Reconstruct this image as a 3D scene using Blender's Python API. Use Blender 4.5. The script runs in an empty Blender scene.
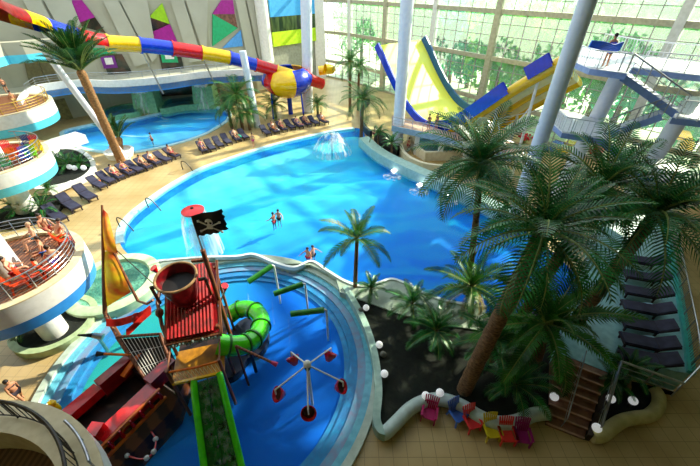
import bpy, bmesh, math, random
from mathutils import Vector, Matrix, noise
random.seed(7)
C = bpy.context.scene.collection
PI = math.pi
# ------------------------------------------------------------------ camera
FPX = 344.0; TH = math.atan(253/344.0); H = 16.0
SN, CS = math.sin(TH), math.cos(TH)
def ray(x, y):
    u = (x-350)/FPX; v = (233-y)/FPX
    return Vector((u, CS+v*SN, -SN+v*CS))
def at(x, y, z=0.0):
    "the point of the horizontal plane at height z that the photograph shows at x, y"
    d = ray(x, y); t = (z-H)/d.z
    return Vector((0, 0, H)) + d*t
def atY(x, y, Y):
    d = ray(x, y); return Vector((0, 0, H)) + d*(Y/d.y)
cam_d = bpy.data.cameras.new('camera'); cam = bpy.data.objects.new('camera', cam_d); C.objects.link(cam)
cam_d.sensor_width = 36; cam_d.lens = FPX/700*36; cam_d.clip_end = 500
cam.location = (0, 0, H); cam.rotation_euler = (PI/2-TH, 0, 0)
bpy.context.scene.camera = cam
# ------------------------------------------------------------------ materials
def lin(h):
    h = h.lstrip('#'); r = [int(h[i:i+2], 16)/255 for i in (0, 2, 4)]
    return [c/12.92 if c <= .04045 else ((c+.055)/1.055)**2.4 for c in r] + [1]
MATS = {}
def mat(name, a, b=None, rough=.5, metal=0, scale=3.0, bump=0, detail=3, stretch=None, spec=.5, coat=0, wave=None, emit=0, sub=0):
    if name in MATS: return MATS[name]
    m = bpy.data.materials.new(name); m.use_nodes = True; MATS[name] = m
    nt = m.node_tree; p = nt.nodes['Principled BSDF']
    ca = lin(a); cb = lin(b) if b else [min(1, c*.82) for c in ca[:3]]+[1]
    tc = nt.nodes.new('ShaderNodeTexCoord'); mp = nt.nodes.new('ShaderNodeMapping')
    nt.links.new(tc.outputs['Object'], mp.inputs['Vector'])
    if stretch: mp.inputs['Scale'].default_value = stretch
    if wave:
        tx = nt.nodes.new('ShaderNodeTexWave'); tx.inputs['Scale'].default_value = scale; tx.inputs['Distortion'].default_value = wave
        tx.inputs['Detail'].default_value = 2
    else:
        tx = nt.nodes.new('ShaderNodeTexNoise'); tx.inputs['Scale'].default_value = scale; tx.inputs['Detail'].default_value = detail
    nt.links.new(mp.outputs[0], tx.inputs['Vector'])
    cr_ = nt.nodes.new('ShaderNodeValToRGB'); cr_.color_ramp.elements[0].color = cb; cr_.color_ramp.elements[1].color = ca
    cr_.color_ramp.elements[0].position = .35; cr_.color_ramp.elements[1].position = .62
    fo = tx.outputs['Fac']; nt.links.new(fo, cr_.inputs[0]); nt.links.new(cr_.outputs[0], p.inputs['Base Color'])
    p.inputs['Roughness'].default_value = rough; p.inputs['Metallic'].default_value = metal
    p.inputs['Specular IOR Level'].default_value = spec; p.inputs['Coat Weight'].default_value = coat
    if emit:
        p.inputs['Emission Color'].default_value = ca; p.inputs['Emission Strength'].default_value = emit
    if sub:
        p.inputs['Transmission Weight'].default_value = 0
        tr = nt.nodes.new('ShaderNodeBsdfTranslucent'); nt.links.new(cr_.outputs[0], tr.inputs[0])
        mx = nt.nodes.new('ShaderNodeMixShader'); mx.inputs[0].default_value = sub
        nt.links.new(p.outputs[0], mx.inputs[1]); nt.links.new(tr.outputs[0], mx.inputs[2])
        nt.links.new(mx.outputs[0], nt.nodes['Material Output'].inputs[0])
    if bump:
        bn = nt.nodes.new('ShaderNodeBump'); bn.inputs['Strength'].default_value = bump; bn.inputs['Distance'].default_value = .05
        nt.links.new(fo, bn.inputs['Height']); nt.links.new(bn.outputs[0], p.inputs['Normal'])
    return m
def tile_floor(name, a, b, joint, size, rough=.4):
    m = mat(name, a, b, rough=rough, scale=.35, detail=6); nt = m.node_tree; p = nt.nodes['Principled BSDF']
    src = p.inputs['Base Color'].links[0].from_socket
    tc = nt.nodes.new('ShaderNodeTexCoord'); br = nt.nodes.new('ShaderNodeTexBrick')
    br.offset = 0; br.inputs['Scale'].default_value = 1; br.inputs['Mortar Size'].default_value = .012
    br.inputs['Brick Width'].default_value = size; br.inputs['Row Height'].default_value = size
    nt.links.new(tc.outputs['Object'], br.inputs['Vector'])
    mx = nt.nodes.new('ShaderNodeMix'); mx.data_type = 'RGBA'; mx.inputs[7].default_value = lin(joint)
    nt.links.new(br.outputs['Fac'], mx.inputs[0]); nt.links.new(src, mx.inputs[6]); nt.links.new(mx.outputs[2], p.inputs['Base Color'])
    return m
def water(name, a, b, fac=.6, scale=1.2, bump=.25, foam=None):
    m = bpy.data.materials.new(name); m.use_nodes = True; nt = m.node_tree; MATS[name] = m
    p = nt.nodes['Principled BSDF']; out = nt.nodes['Material Output']
    tc = nt.nodes.new('ShaderNodeTexCoord'); mp = nt.nodes.new('ShaderNodeMapping'); mp.inputs['Scale'].default_value = (.5, 1.5, 1)
    mp.inputs['Rotation'].default_value = (0, 0, .35)
    nt.links.new(tc.outputs['Object'], mp.inputs['Vector'])
    n1 = nt.nodes.new('ShaderNodeTexNoise'); n1.inputs['Scale'].default_value = .35; n1.inputs['Detail'].default_value = 4; n1.inputs['Distortion'].default_value = 1
    nt.links.new(mp.outputs[0], n1.inputs['Vector'])
    r = nt.nodes.new('ShaderNodeValToRGB'); r.color_ramp.elements[0].color = lin(b); r.color_ramp.elements[1].color = lin(a)
    r.color_ramp.elements[0].position = .4; r.color_ramp.elements[1].position = .6
    if foam:
        e = r.color_ramp.elements.new(.68); e.color = lin(foam)
    nt.links.new(n1.outputs['Fac'], r.inputs[0]); nt.links.new(r.outputs[0], p.inputs['Base Color'])
    p.inputs['Roughness'].default_value = .06; p.inputs['Specular IOR Level'].default_value = .12
    n2 = nt.nodes.new('ShaderNodeTexNoise'); n2.inputs['Scale'].default_value = scale; n2.inputs['Detail'].default_value = 5
    nt.links.new(tc.outputs['Object'], n2.inputs['Vector'])
    bn = nt.nodes.new('ShaderNodeBump'); bn.inputs['Strength'].default_value = bump; bn.inputs['Distance'].default_value = .15
    nt.links.new(n2.outputs['Fac'], bn.inputs['Height']); nt.links.new(bn.outputs[0], p.inputs['Normal'])
    tr = nt.nodes.new('ShaderNodeBsdfTransparent'); tr.inputs[0].default_value = (.75, .93, 1, 1)
    mx = nt.nodes.new('ShaderNodeMixShader'); mx.inputs[0].default_value = fac
    nt.links.new(tr.outputs[0], mx.inputs[1]); nt.links.new(p.outputs[0], mx.inputs[2]); nt.links.new(mx.outputs[0], out.inputs[0])
    return m
def clear(name, tint, fac, rough=.1, white='#ffffff', holes=0):
    "a thin see-through sheet: glass, falling water, spray"
    m = bpy.data.materials.new(name); m.use_nodes = True; nt = m.node_tree; MATS[name] = m
    p = nt.nodes['Principled BSDF']; p.inputs['Base Color'].default_value = lin(white); p.inputs['Roughness'].default_value = rough
    tr = nt.nodes.new('ShaderNodeBsdfTransparent'); tr.inputs[0].default_value = lin(tint)
    mx = nt.nodes.new('ShaderNodeMixShader'); mx.inputs[0].default_value = fac
    if holes:
        tc = nt.nodes.new('ShaderNodeTexCoord'); mp = nt.nodes.new('ShaderNodeMapping'); mp.inputs['Scale'].default_value = (1, 1, .12)
        nt.links.new(tc.outputs['Object'], mp.inputs[0]); n = nt.nodes.new('ShaderNodeTexNoise'); n.inputs['Scale'].default_value = holes
        nt.links.new(mp.outputs[0], n.inputs['Vector'])
        mr = nt.nodes.new('ShaderNodeMapRange'); mr.inputs[1].default_value = .42; mr.inputs[2].default_value = .7; mr.inputs[3].default_value = 0; mr.inputs[4].default_value = fac
        nt.links.new(n.outputs['Fac'], mr.inputs[0]); nt.links.new(mr.outputs[0], mx.inputs[0])
    nt.links.new(tr.outputs[0], mx.inputs[1]); nt.links.new(p.outputs[0], mx.inputs[2]); nt.links.new(mx.outputs[0], nt.nodes['Material Output'].inputs[0])
    return m
# ------------------------------------------------------------------ mesh building
def cr(pts, n=8, closed=False):
    pts = [Vector(p) for p in pts]; N = len(pts); out = []
    segs = N if closed else N-1
    for i in range(segs):
        if closed: p0, p1, p2, p3 = pts[(i-1) % N], pts[i], pts[(i+1) % N], pts[(i+2) % N]
        else: p0, p1, p2, p3 = pts[max(0, i-1)], pts[i], pts[i+1], pts[min(N-1, i+2)]
        for k in range(n):
            t = k/n
            out.append(.5*((2*p1)+(p2-p0)*t+(2*p0-5*p1+4*p2-p3)*t*t+(3*p1-p0-3*p2+p3)*t**3))
    if not closed: out.append(pts[-1])
    return out
class MB:
    def __init__(s): s.v = []; s.f = []; s.m = []; s.M = Matrix()
    def add(s, vs, fs, mi=0):
        b = len(s.v); s.v += [s.M @ Vector(v) for v in vs]; s.f += [[b+i for i in f] for f in fs]; s.m += [mi]*len(fs); return s
    def box(s, c, d, rz=0, mi=0, R=None):
        R = R or Matrix.Rotation(rz, 3, 'Z'); c = Vector(c)
        vs = [c + R @ Vector((x*d[0]/2, y*d[1]/2, z*d[2]/2)) for x in (-1, 1) for y in (-1, 1) for z in (-1, 1)]
        return s.add(vs, [(0, 1, 3, 2), (4, 6, 7, 5), (0, 4, 5, 1), (2, 3, 7, 6), (0, 2, 6, 4), (1, 5, 7, 3)], mi)
    def bar(s, a, b, w, h, mi=0):
        a, b = Vector(a), Vector(b); d = b-a
        q = d.to_track_quat('X', 'Z').to_matrix()
        return s.box((a+b)/2, (d.length, w, h), mi=mi, R=q)
    def tube(s, pts, r, n=8, mi=0, caps=True, closed=False, arc=None, start=0):
        pts = [Vector(p) for p in pts]; N = len(pts); rs = r if isinstance(r, (list, tuple)) else [r]*N
        up = Vector((0, 0, 1)); rings = []; prev = None
        for i, p in enumerate(pts):
            t = (pts[(i+1) % N] if (closed or i < N-1) else p) - (pts[i-1] if (closed or i > 0) else p)
            if t.length < 1e-9: t = Vector((0, 0, 1))
            t.normalize()
            if prev is None:
                ref = up if abs(t.z) < .95 else Vector((1, 0, 0)); x = t.cross(ref).normalized()
            else:
                x = prev - t*prev.dot(t); x.normalize()
            if arc is not None and abs(t.z) < .98: x = t.cross(up).normalized()
            prev = x; y = t.cross(x)
            k = n if arc is None else n+1; span = 2*PI if arc is None else arc
            rings.append([p + (x*math.cos(start+span*j/n) + y*math.sin(start+span*j/n))*rs[i] for j in range(k)])
        k = len(rings[0]); vs = [v for rr in rings for v in rr]; fs = []
        for i in range(N if closed else N-1):
            i2 = (i+1) % N
            for j in range(k if arc is None else k-1):
                fs.append((i*k+j, i*k+(j+1) % k, i2*k+(j+1) % k, i2*k+j))
        if caps and arc is None and not closed: fs += [tuple(range(k))[::-1], tuple((N-1)*k+j for j in range(k))]
        return s.add(vs, fs, mi)
    def lathe(s, prof, c=(0, 0, 0), n=24, mi=0, a0=0, a1=2*PI, mis=None):
        c = Vector(c); full = abs(a1-a0-2*PI) < 1e-6; k = n if full else n+1; vs = []; fs = []
        for i in range(k):
            a = a0+(a1-a0)*i/n
            for r, z in prof: vs.append(c+Vector((r*math.cos(a), r*math.sin(a), z)))
        P = len(prof)
        for i in range(n):
            i2 = (i+1) % k
            for j in range(P-1): fs.append((i*P+j, i2*P+j, i2*P+j+1, i*P+j+1))
        b = len(s.m); s.add(vs, fs, mi)
        if mis:
            for q in range(len(fs)): s.m[b+q] = mis(q//(P-1), q % (P-1))
        return s
    def ball(s, c, r, n=12, mi=0, sc=(1, 1, 1)):
        m = n//2; prof = [(math.sin(PI*i/m), -math.cos(PI*i/m)) for i in range(m+1)]
        c = Vector(c); vs = []; fs = []
        for i in range(n):
            a = 2*PI*i/n
            for q, z in prof: vs.append(c+Vector((q*math.cos(a)*sc[0], q*math.sin(a)*sc[1], z*sc[2]))*1.0 if False else c+Vector((q*math.cos(a)*sc[0]*r, q*math.sin(a)*sc[1]*r, z*sc[2]*r)))
        P = m+1
        for i in range(n):
            i2 = (i+1) % n
            for j in range(m): fs.append((i*P+j, i2*P+j, i2*P+j+1, i*P+j+1))
        return s.add(vs, fs, mi)
    def prism(s, poly, z0, z1, mi=0, mt=None):
        n = len(poly); vs = [(p[0], p[1], z0) for p in poly]+[(p[0], p[1], z1) for p in poly]
        s.add(vs, [(i, (i+1) % n, n+(i+1) % n, n+i) for i in range(n)], mi)
        bm = bmesh.new(); b = [bm.verts.new((p[0], p[1], z1)) for p in poly]
        es = [bm.edges.new((b[i], b[(i+1) % n])) for i in range(n)]
        bmesh.ops.triangle_fill(bm, edges=es, use_beauty=True); bm.verts.index_update()
        tv = [v.co.copy() for v in bm.verts]; tf = [[v.index for v in f.verts] for f in bm.faces]; bm.free()
        s.add(tv, tf, mi if mt is None else mt); s.add([(v.x, v.y, z0) for v in tv], tf, mi)
        return s
    def ribbon(s, pts, w, z0, z1, closed=False, mi=0, side=0, mt=None):
        "a wall or kerb of width w along a plan line; side -1/0/1 picks where the line runs in it"
        pts = [Vector((p[0], p[1], p[2] if len(p) > 2 else 0)) for p in pts]; N = len(pts); vs = []
        for i, p in enumerate(pts):
            t = (pts[(i+1) % N] if (closed or i < N-1) else p)-(pts[i-1] if (closed or i > 0) else p); t.z = 0; t.normalize()
            nn = Vector((-t.y, t.x, 0)); a = p+nn*w*(side+1)/2; b = p+nn*w*(side-1)/2
            vs += [(a.x, a.y, z0), (a.x, a.y, z1), (b.x, b.y, z1), (b.x, b.y, z0)]
        fs = []; ft = []
        for i in range(N if closed else N-1):
            a, b = i*4, ((i+1) % N)*4
            for j in range(4): (ft if j == 1 else fs).append((a+j, b+j, b+(j+1) % 4, a+(j+1) % 4))
        if not closed: fs += [(0, 1, 2, 3), tuple((N-1)*4+j for j in (3, 2, 1, 0))]
        b0 = len(s.v); s.add(vs, fs, mi); s.f += [[b0+i for i in f] for f in ft]; s.m += [mi if mt is None else mt]*len(ft)
        return s
    def strip(s, A, B, mi=0):
        n = len(A); return s.add(list(A)+list(B), [(i, i+1, n+i+1, n+i) for i in range(n-1)], mi)
    def mesh(s, name, mats, smooth=True):
        me = bpy.data.meshes.new(name); me.from_pydata([tuple(v) for v in s.v], [], s.f)
        for m in (mats if isinstance(mats, (list, tuple)) else [mats]): me.materials.append(m)
        me.polygons.foreach_set('material_index', s.m); me.polygons.foreach_set('use_smooth', [smooth]*len(s.f))
        me.update()
        bm = bmesh.new(); bm.from_mesh(me); bmesh.ops.recalc_face_normals(bm, faces=bm.faces)
        if smooth:
            for e in bm.edges:
                if len(e.link_faces) == 2 and e.calc_face_angle(0) > .7: e.smooth = False
        bm.to_mesh(me); bm.free()
        return me
    def build(s, name, mats, parent=None, smooth=True, loc=None):
        return put(name, s.mesh(name, mats, smooth), parent, loc)
def put(name, me, parent=None, loc=None, rot=None, sc=None):
    o = bpy.data.objects.new(name, me); C.objects.link(o)
    if parent: o.parent = parent
    if loc is not None: o.location = loc
    if rot is not None: o.rotation_euler = rot
    if sc is not None: o.scale = sc if hasattr(sc, '__len__') else (sc,)*3
    return o
def tag(o, label=None, cat=None, group=None, kind=None):
    if label: o['label'] = label
    if cat: o['category'] = cat
    if group: o['group'] = group
    if kind: o['kind'] = kind
    return o
def thing(name, label, cat, loc=(0, 0, 0), rz=0, group=None, sc=None):
    o = put(name, None, None, loc, (0, 0, rz), sc); o.empty_display_size = .2
    return tag(o, label, cat, group)
def struct(o, label=None): return tag(o, label, kind='structure')
def copy_tree(o, parent=None):
    c = o.copy(); C.objects.link(c); c.parent = parent
    for ch in list(o.children): copy_tree(ch, c)
    return c
def place(root, used, loc, rz, label, group=None, sc=None):
    "first use moves the prototype itself, later ones copy it with its parts"
    o = root if not used else copy_tree(root); used.append(1)
    o.location = loc; o.rotation_euler = (0, 0, rz); o['label'] = label
    if group: o['group'] = group
    if sc: o.scale = (sc,)*3
    return o
def fill(loops, z, name, m, parent=None):
    bm = bmesh.new()
    for L in loops:
        vs = [bm.verts.new((p[0], p[1], z)) for p in L]
        for i in range(len(vs)): bm.edges.new((vs[i], vs[(i+1) % len(vs)]))
    bmesh.ops.triangle_fill(bm, edges=bm.edges[:], use_beauty=True)
    for f in bm.faces:
        f.normal_update()
        if f.normal.z < 0: f.normal_flip()
    me = bpy.data.meshes.new(name); bm.to_mesh(me); bm.free(); me.materials.append(m)
    return put(name, me, parent)
def inside(p, poly):
    c = False; n = len(poly)
    for i in range(n):
        a, b = poly[i], poly[i-1]
        if (a[1] > p[1]) != (b[1] > p[1]) and p[0] < (b[0]-a[0])*(p[1]-a[1])/(b[1]-a[1])+a[0]: c = not c
    return c
# palette
WHITE = mat('white_paint', '#f2f1ec', '#e6e5df', rough=.35)
PLASTER = mat('wall_plaster', '#b6b5a0', '#aeac98', rough=.8, scale=.5)
OLIVE = mat('olive_plaster', '#9c9468', '#857c55', rough=.8, scale=.4)
BLUEB = mat('blue_band_paint', '#3d9bf0', '#3690e6', rough=.4)
CYANB = mat('cyan_band_paint', '#5fd6ee', '#55cbe6', rough=.4)
STEEL = mat('brushed_steel', '#b9bcc0', '#9a9da3', rough=.3, metal=.9)
DKSTEEL = mat('dark_steel', '#4a4640', '#35322e', rough=.4, metal=.6)
BROWN = mat('brown_timber', '#8a5230', '#6b3b22', rough=.55, wave=3, scale=2)
WOOD = mat('deck_boards', '#8c5634', '#5f341f', rough=.45, wave=.6, scale=1.6, stretch=(1, .05, 1))
RED = mat('red_gloss', '#dc0c14', '#c00810', rough=.25, coat=.5)
DKRED = mat('dark_red_gloss', '#a00c14', '#780810', rough=.3, coat=.4)
YEL = mat('yellow_gloss', '#fccc04', '#f4c000', rough=.25, coat=.5)
BLU = mat('blue_gloss', '#0c3cd0', '#0a34bc', rough=.25, coat=.5)
ORANGE = mat('orange_gloss', '#e8781a', '#d05a10', rough=.35)
LIME = mat('lime_gloss', '#4ee012', '#3ccc10', rough=.18, coat=.8)
SOIL = mat('dark_soil', '#121a10', '#090e08', rough=.95, scale=4, bump=.6)
KERB = mat('pale_kerb_stone', '#bcc4bb', '#a9b2a8', rough=.5)
SANDK = mat('cream_kerb_stone', '#cfc293', '#bfb283', rough=.5)
LAMP = mat('opal_globe', '#f4f8fa', '#ffffff', rough=.25, emit=.25)
BLACK = mat('black_rubber', '#14110f', '#0c0a09', rough=.6)
# ================================================================== SETTING
P2 = lambda L, z=0.0: [at(x, y, z).to_2d() for x, y in L]
back_edge = [(120, 243), (121, 228), (131, 214), (150, 199), (172, 184), (200, 169), (225, 160), (252, 151), (280, 143), (305, 137), (332, 131), (354, 128)]
right_edge = [(363, 131), (368, 143), (385, 157), (410, 170), (440, 183), (470, 197), (500, 212), (525, 230), (550, 250), (573, 272), (583, 290), (578, 303), (556, 310)]
near_edge = [(520, 314), (485, 313), (450, 308), (425, 300), (410, 292), (392, 285), (378, 289), (362, 292), (345, 287), (327, 276), (312, 267), (295, 273), (275, 268), (255, 260), (238, 262), (205, 263), (180, 265), (160, 267), (140, 262), (128, 254)]
pool_poly = [v for v in cr([(p.x, p.y, 0) for p in P2(back_edge+right_edge+near_edge)], 4, True)]
SC, SR = Vector((-6.8, 10.3)), 8.2
circle = lambda c, r, n=96, z=0: [Vector((c[0]+r*math.cos(2*PI*i/n), c[1]+r*math.sin(2*PI*i/n), z)) for i in range(n)]
splash_poly = circle(SC, SR)
back_poly = cr([(p.x, p.y, 0) for p in P2([(62, 133), (76, 146), (100, 152), (130, 153), (160, 148), (190, 140), (212, 131), (229, 119), (226, 110), (205, 106), (180, 108), (160, 113), (135, 119), (110, 122), (85, 126)])], 4, True)
DECK = tile_floor('deck_tiles', '#d0b682', '#b89c68', '#9c865a', .6, .3)
out_rect = [(-58, -12), (48, -12), (48, 16), (40, 20), (33, 27.5), (28, 34), (23, 41.2), (17.8, 48.6), (12, 57), (5.7, 64.5), (0, 72), (-5.8, 77), (-13.5, 80), (-58, 70)]
struct(fill([out_rect, pool_poly, splash_poly, back_poly], 0, 'floor', DECK), 'beige tiled deck around the pools')
GROUND = mat('outside_ground', '#d8dcc8', '#b9c4a0', rough=.9, scale=.15)
struct(fill([[(-160, -60), (220, -60), (220, 220), (-160, 220)]], -1.6, 'floor_outside', GROUND))
def basin(poly, depth, name, ma, mb_, shallow=None):
    mb = MB(); n = len(poly)
    mb.add([(p[0], p[1], .0) for p in poly]+[(p[0], p[1], -depth) for p in poly], [(i, (i+1) % n, n+(i+1) % n, n+i) for i in range(n)])
    o = mb.build(name+'_side', mb_); struct(o)
    struct(fill([poly], -depth, name+'_bottom', ma))
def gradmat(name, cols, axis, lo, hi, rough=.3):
    "pool floor whose colour goes from one tone to another along a direction"
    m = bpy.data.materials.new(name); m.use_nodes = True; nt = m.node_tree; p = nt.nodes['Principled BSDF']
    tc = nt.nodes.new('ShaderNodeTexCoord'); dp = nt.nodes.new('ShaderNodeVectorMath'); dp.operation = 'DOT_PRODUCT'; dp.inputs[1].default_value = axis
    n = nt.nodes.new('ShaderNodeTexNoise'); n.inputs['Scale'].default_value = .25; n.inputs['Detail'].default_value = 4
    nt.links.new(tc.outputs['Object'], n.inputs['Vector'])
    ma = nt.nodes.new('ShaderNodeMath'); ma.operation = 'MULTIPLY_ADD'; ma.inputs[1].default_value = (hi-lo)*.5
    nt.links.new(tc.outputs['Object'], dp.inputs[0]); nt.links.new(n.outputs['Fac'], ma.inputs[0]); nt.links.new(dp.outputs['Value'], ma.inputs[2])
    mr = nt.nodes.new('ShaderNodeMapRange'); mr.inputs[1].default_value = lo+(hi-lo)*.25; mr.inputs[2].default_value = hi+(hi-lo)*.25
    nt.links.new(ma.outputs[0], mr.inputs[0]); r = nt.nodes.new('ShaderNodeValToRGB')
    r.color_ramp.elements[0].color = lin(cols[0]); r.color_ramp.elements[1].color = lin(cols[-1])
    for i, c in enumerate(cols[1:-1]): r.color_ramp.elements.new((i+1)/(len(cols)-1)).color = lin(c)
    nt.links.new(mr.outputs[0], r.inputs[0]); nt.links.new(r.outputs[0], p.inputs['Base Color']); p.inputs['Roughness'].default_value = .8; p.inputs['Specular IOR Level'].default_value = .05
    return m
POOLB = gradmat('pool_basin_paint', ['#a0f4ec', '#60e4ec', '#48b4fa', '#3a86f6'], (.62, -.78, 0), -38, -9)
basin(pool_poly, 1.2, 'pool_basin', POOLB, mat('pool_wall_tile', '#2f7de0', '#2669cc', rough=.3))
basin(back_poly, 1.0, 'upper_basin', gradmat('upper_pool_paint', ['#a8f0f0', '#50b8f4'], (-.3, .9, 0), 40, 60), MATS['pool_wall_tile'])
WATER = water('pool_water', '#2cd0f0', '#0888f4', .3, 1.3, .35, '#4fdcf6')
WATER2 = water('upper_pool_water', '#40c4f4', '#1484e8', .4, 1.3, .5, '#d8fafc')
tag(fill([pool_poly], -.12, 'pool_water', WATER), 'rippled blue water of the large central swimming pool', 'pool water', kind='stuff')
tag(fill([back_poly], -.12, 'pool_water', WATER2), 'blue water of the smaller far left pool beyond the tall palm', 'pool water', kind='stuff')
# pale edge around the pools
o = MB().ribbon(cr([(p.x, p.y, 0) for p in P2(back_edge)], 4), .55, -.3, .04).build('trim_1', mat('pool_edge_tile', '#c8eef4', '#b4e2ec', rough=.3)); struct(o)
o = MB().ribbon(back_poly, .5, -.3, .12, True).build('trim_2', MATS['pool_edge_tile']); struct(o)
# round splash pool: concentric steps
mb = MB()
prof = [(8.3, 0), (8.3, .22), (7.95, .22), (7.95, .05), (7.6, .05), (7.6, -.05), (7.2, -.05), (7.2, -.14), (6.8, -.14), (6.8, -.3), (6.5, -.3)]
mb.lathe(prof, (SC.x, SC.y, 0), 128, mis=lambda i, j: [0, 0, 0, 1, 1, 2, 2, 3, 3, 3][j])
struct(mb.build('trim_3', [mat('splash_rim', '#c6d4c6', '#b3c4b6', rough=.4), mat('splash_step_a', '#6cc4dc', '#58aac8', rough=.3), mat('splash_step_b', '#6aa4c8', '#8090b4', rough=.3), mat('splash_step_c', '#3f9fd0', '#4f88bc', rough=.3)]), 'stepped ring edge of the round splash pool')
SPB = gradmat('splash_basin_light_tint', ['#40b8a4', '#3cb4ac', '#2c94d8', '#1c74e4', '#1c74e4'], (.95, -.2, 0), -15, -4)  # teal left half puts reflected sun and sky into the floor colour
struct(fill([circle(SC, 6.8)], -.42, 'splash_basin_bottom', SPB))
WATER3 = water('splash_water', '#3f9fdc', '#2b84d0', .1, 3.0, .35)
tag(fill([circle(SC, 7.2)], -.1, 'splash_pool_water', WATER3), 'shallow water of the round splash pool under the pirate ship', 'pool water', kind='stuff')
# low wavy wall between the splash pool and the big pool, and round the planter
WAVE = mat('wavy_wall', '#aab8a8', '#97a697', rough=.5)
ne = cr([(p.x, p.y, 0) for p in P2(near_edge[1:-2])], 5)
arc = [Vector((SC.x+8.25*math.cos(a), SC.y+8.25*math.sin(a), 0)) for a in [math.radians(24+i*4) for i in range(28)]]
band_out = [(p.x, p.y) for p in ne]                      # right to left along the pool
inner = [tuple(p) for p in P2([(340, 292), (370, 303), (400, 314), (440, 324), (480, 330)], .5)]
back = [(a.x, a.y) for a in reversed(arc) if a.x < inner[0][0]-.1] + inner
struct(MB().prism(band_out+back, -.3, .5).build('trim_4', WAVE, smooth=False), 'grey green wavy low wall beside the big pool')
struct(MB().ribbon([(p[0], p[1], 0) for p in band_out], .18, .3, .58).build('trim_5', mat('white_coping', '#eef4f2', '#dfe8e6', rough=.4)))
# ------------------------------------------------------------------ glazed wall
nodes = [(-5.8, 77), (0, 72), (5.7, 64.5), (12, 57), (17.8, 48.6), (23.3, 41.2), (28, 34), (32.5, 28.5)]
LV = [0, 3, 8, 13, 18, 23]
GLASS = clear('pale_green_glazing', '#f4fffa', .26, .15, '#ecfaf2')
nt = GLASS.node_tree; tl = nt.nodes.new('ShaderNodeBsdfTranslucent'); tl.inputs[0].default_value = (.72, .88, .82, 1)
mx = next(n for n in nt.nodes if n.type == 'MIX_SHADER'); ms = nt.nodes.new('ShaderNodeMixShader'); ms.inputs[0].default_value = .75
nt.links.new(nt.nodes['Principled BSDF'].outputs[0], ms.inputs[1]); nt.links.new(tl.outputs[0], ms.inputs[2]); nt.links.new(ms.outputs[0], mx.inputs[2])
FRAME = mat('painted_mullion', '#b9b49a', '#a39e86', rough=.5)
FRAMEW = mat('white_mullion', '#e8e8e2', '#d8d8d0', rough=.5)
MUNT = mat('thin_glazing_bar', '#a8989e', '#988a92', rough=.5)
for i in range(len(nodes)-1):
    a, b = Vector((*nodes[i], 0)), Vector((*nodes[i+1], 0)); d = b-a; L = d.length; ang = math.atan2(d.y, d.x)
    w = put('window_%d' % (i+1), None, None, a, (0, 0, ang)); tag(w, kind='structure')
    MB().add([(0, 0, 0), (L, 0, 0), (L, 0, 23), (0, 0, 23)], [(0, 1, 2, 3)]).build('glass', GLASS, w)
    mb = MB()
    for z in LV: mb.box((L/2, 0, z), (L, .45, .5))
    mb.build('girder', FRAME, w)
    MB().box((0, 0, 11.5), (.75, .7, 23)).build('mullion', [FRAME, FRAMEW, FRAME, FRAMEW, FRAME, FRAMEW, FRAMEW, FRAMEW][i], w)
    mb = MB(); n = max(4, round(L/1.9))
    for k in range(1, n): mb.box((L*k/n, 0, 11.5), (.075, .1, 23))
    for q in range(len(LV)-1):
        for k in range(1, 4):
            mb.box((L/2, 0, LV[q]+(LV[q+1]-LV[q])*k/4), (L, .08, .06))
    mb.build('glazing_bars', MUNT, w)
struct(MB().ribbon([(-6.0, 78.5, 0), (-5.8, 75.2, 0)], 2.0, 0, 23).build('trim_6', WHITE, smooth=False))
# ------------------------------------------------------------------ solid walls
W = [(-52, 16), (-50, 34), (-43, 46.5), (-36, 53.4), (-26.5, 58.5), (-21.5, 60), (-13.5, 68)]
struct(MB().ribbon([(x, y, 0) for x, y in W], .4, 0, 23, side=1).build('wall_left', PLASTER, smooth=False))
struct(MB().ribbon([(-13.5, 68, 0), (-5.8, 76.5, 0)], .4, 0, 23, side=1).build('wall_back', mat('grey_back_wall', '#a8aa9c', '#96988b', rough=.8), smooth=False))
struct(MB().ribbon([(32.5, 28.5, 0), (39.5, 19, 0), (43, 8, 0), (43, -12, 0)], .4, 0, 24).build('wall_sun_blocker', OLIVE, smooth=False))  # unseen solid wall, added to keep sun off the near right
struct(MB().ribbon([(43, -12, 0), (-56, -12, 0), (-52, 16, 0)], .4, 0, 24).build('wall_front', OLIVE, smooth=False))
struct(MB().prism([(-58, -13), (44, -13), (44, 19), (33, 29), (25, 30), (9, 23), (-1, 15), (-30, 10), (-56, 12)], 23.2, 23.8).build('ceiling_blocker', PLASTER, smooth=False))  # unseen slab, outlined to block sky and sun over the near part
ROOF = bpy.data.materials.new('roof_dimmer'); ROOF.use_nodes = True; nt = ROOF.node_tree; MATS['roof_dimmer'] = ROOF
tr = nt.nodes.new('ShaderNodeBsdfTransparent'); tr.inputs[0].default_value = (.55, .58, .62, 1); nt.links.new(tr.outputs[0], nt.nodes['Material Output'].inputs[0])
struct(fill([[(-58, 12), (-30, 10), (-1, 15), (9, 23), (25, 30), (33, 29), (28, 34.5), (23.3, 41.5), (17.8, 49), (12, 57.4), (5.7, 65), (0, 72.4), (-5.8, 77.4), (-13.5, 80), (-58, 70)]], 23.3, 'ceiling_dimmer', ROOF), 'unseen tinted roof sheet added to dim the sky')  # unseen sheet, added to weaken sky light over the pools
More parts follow.
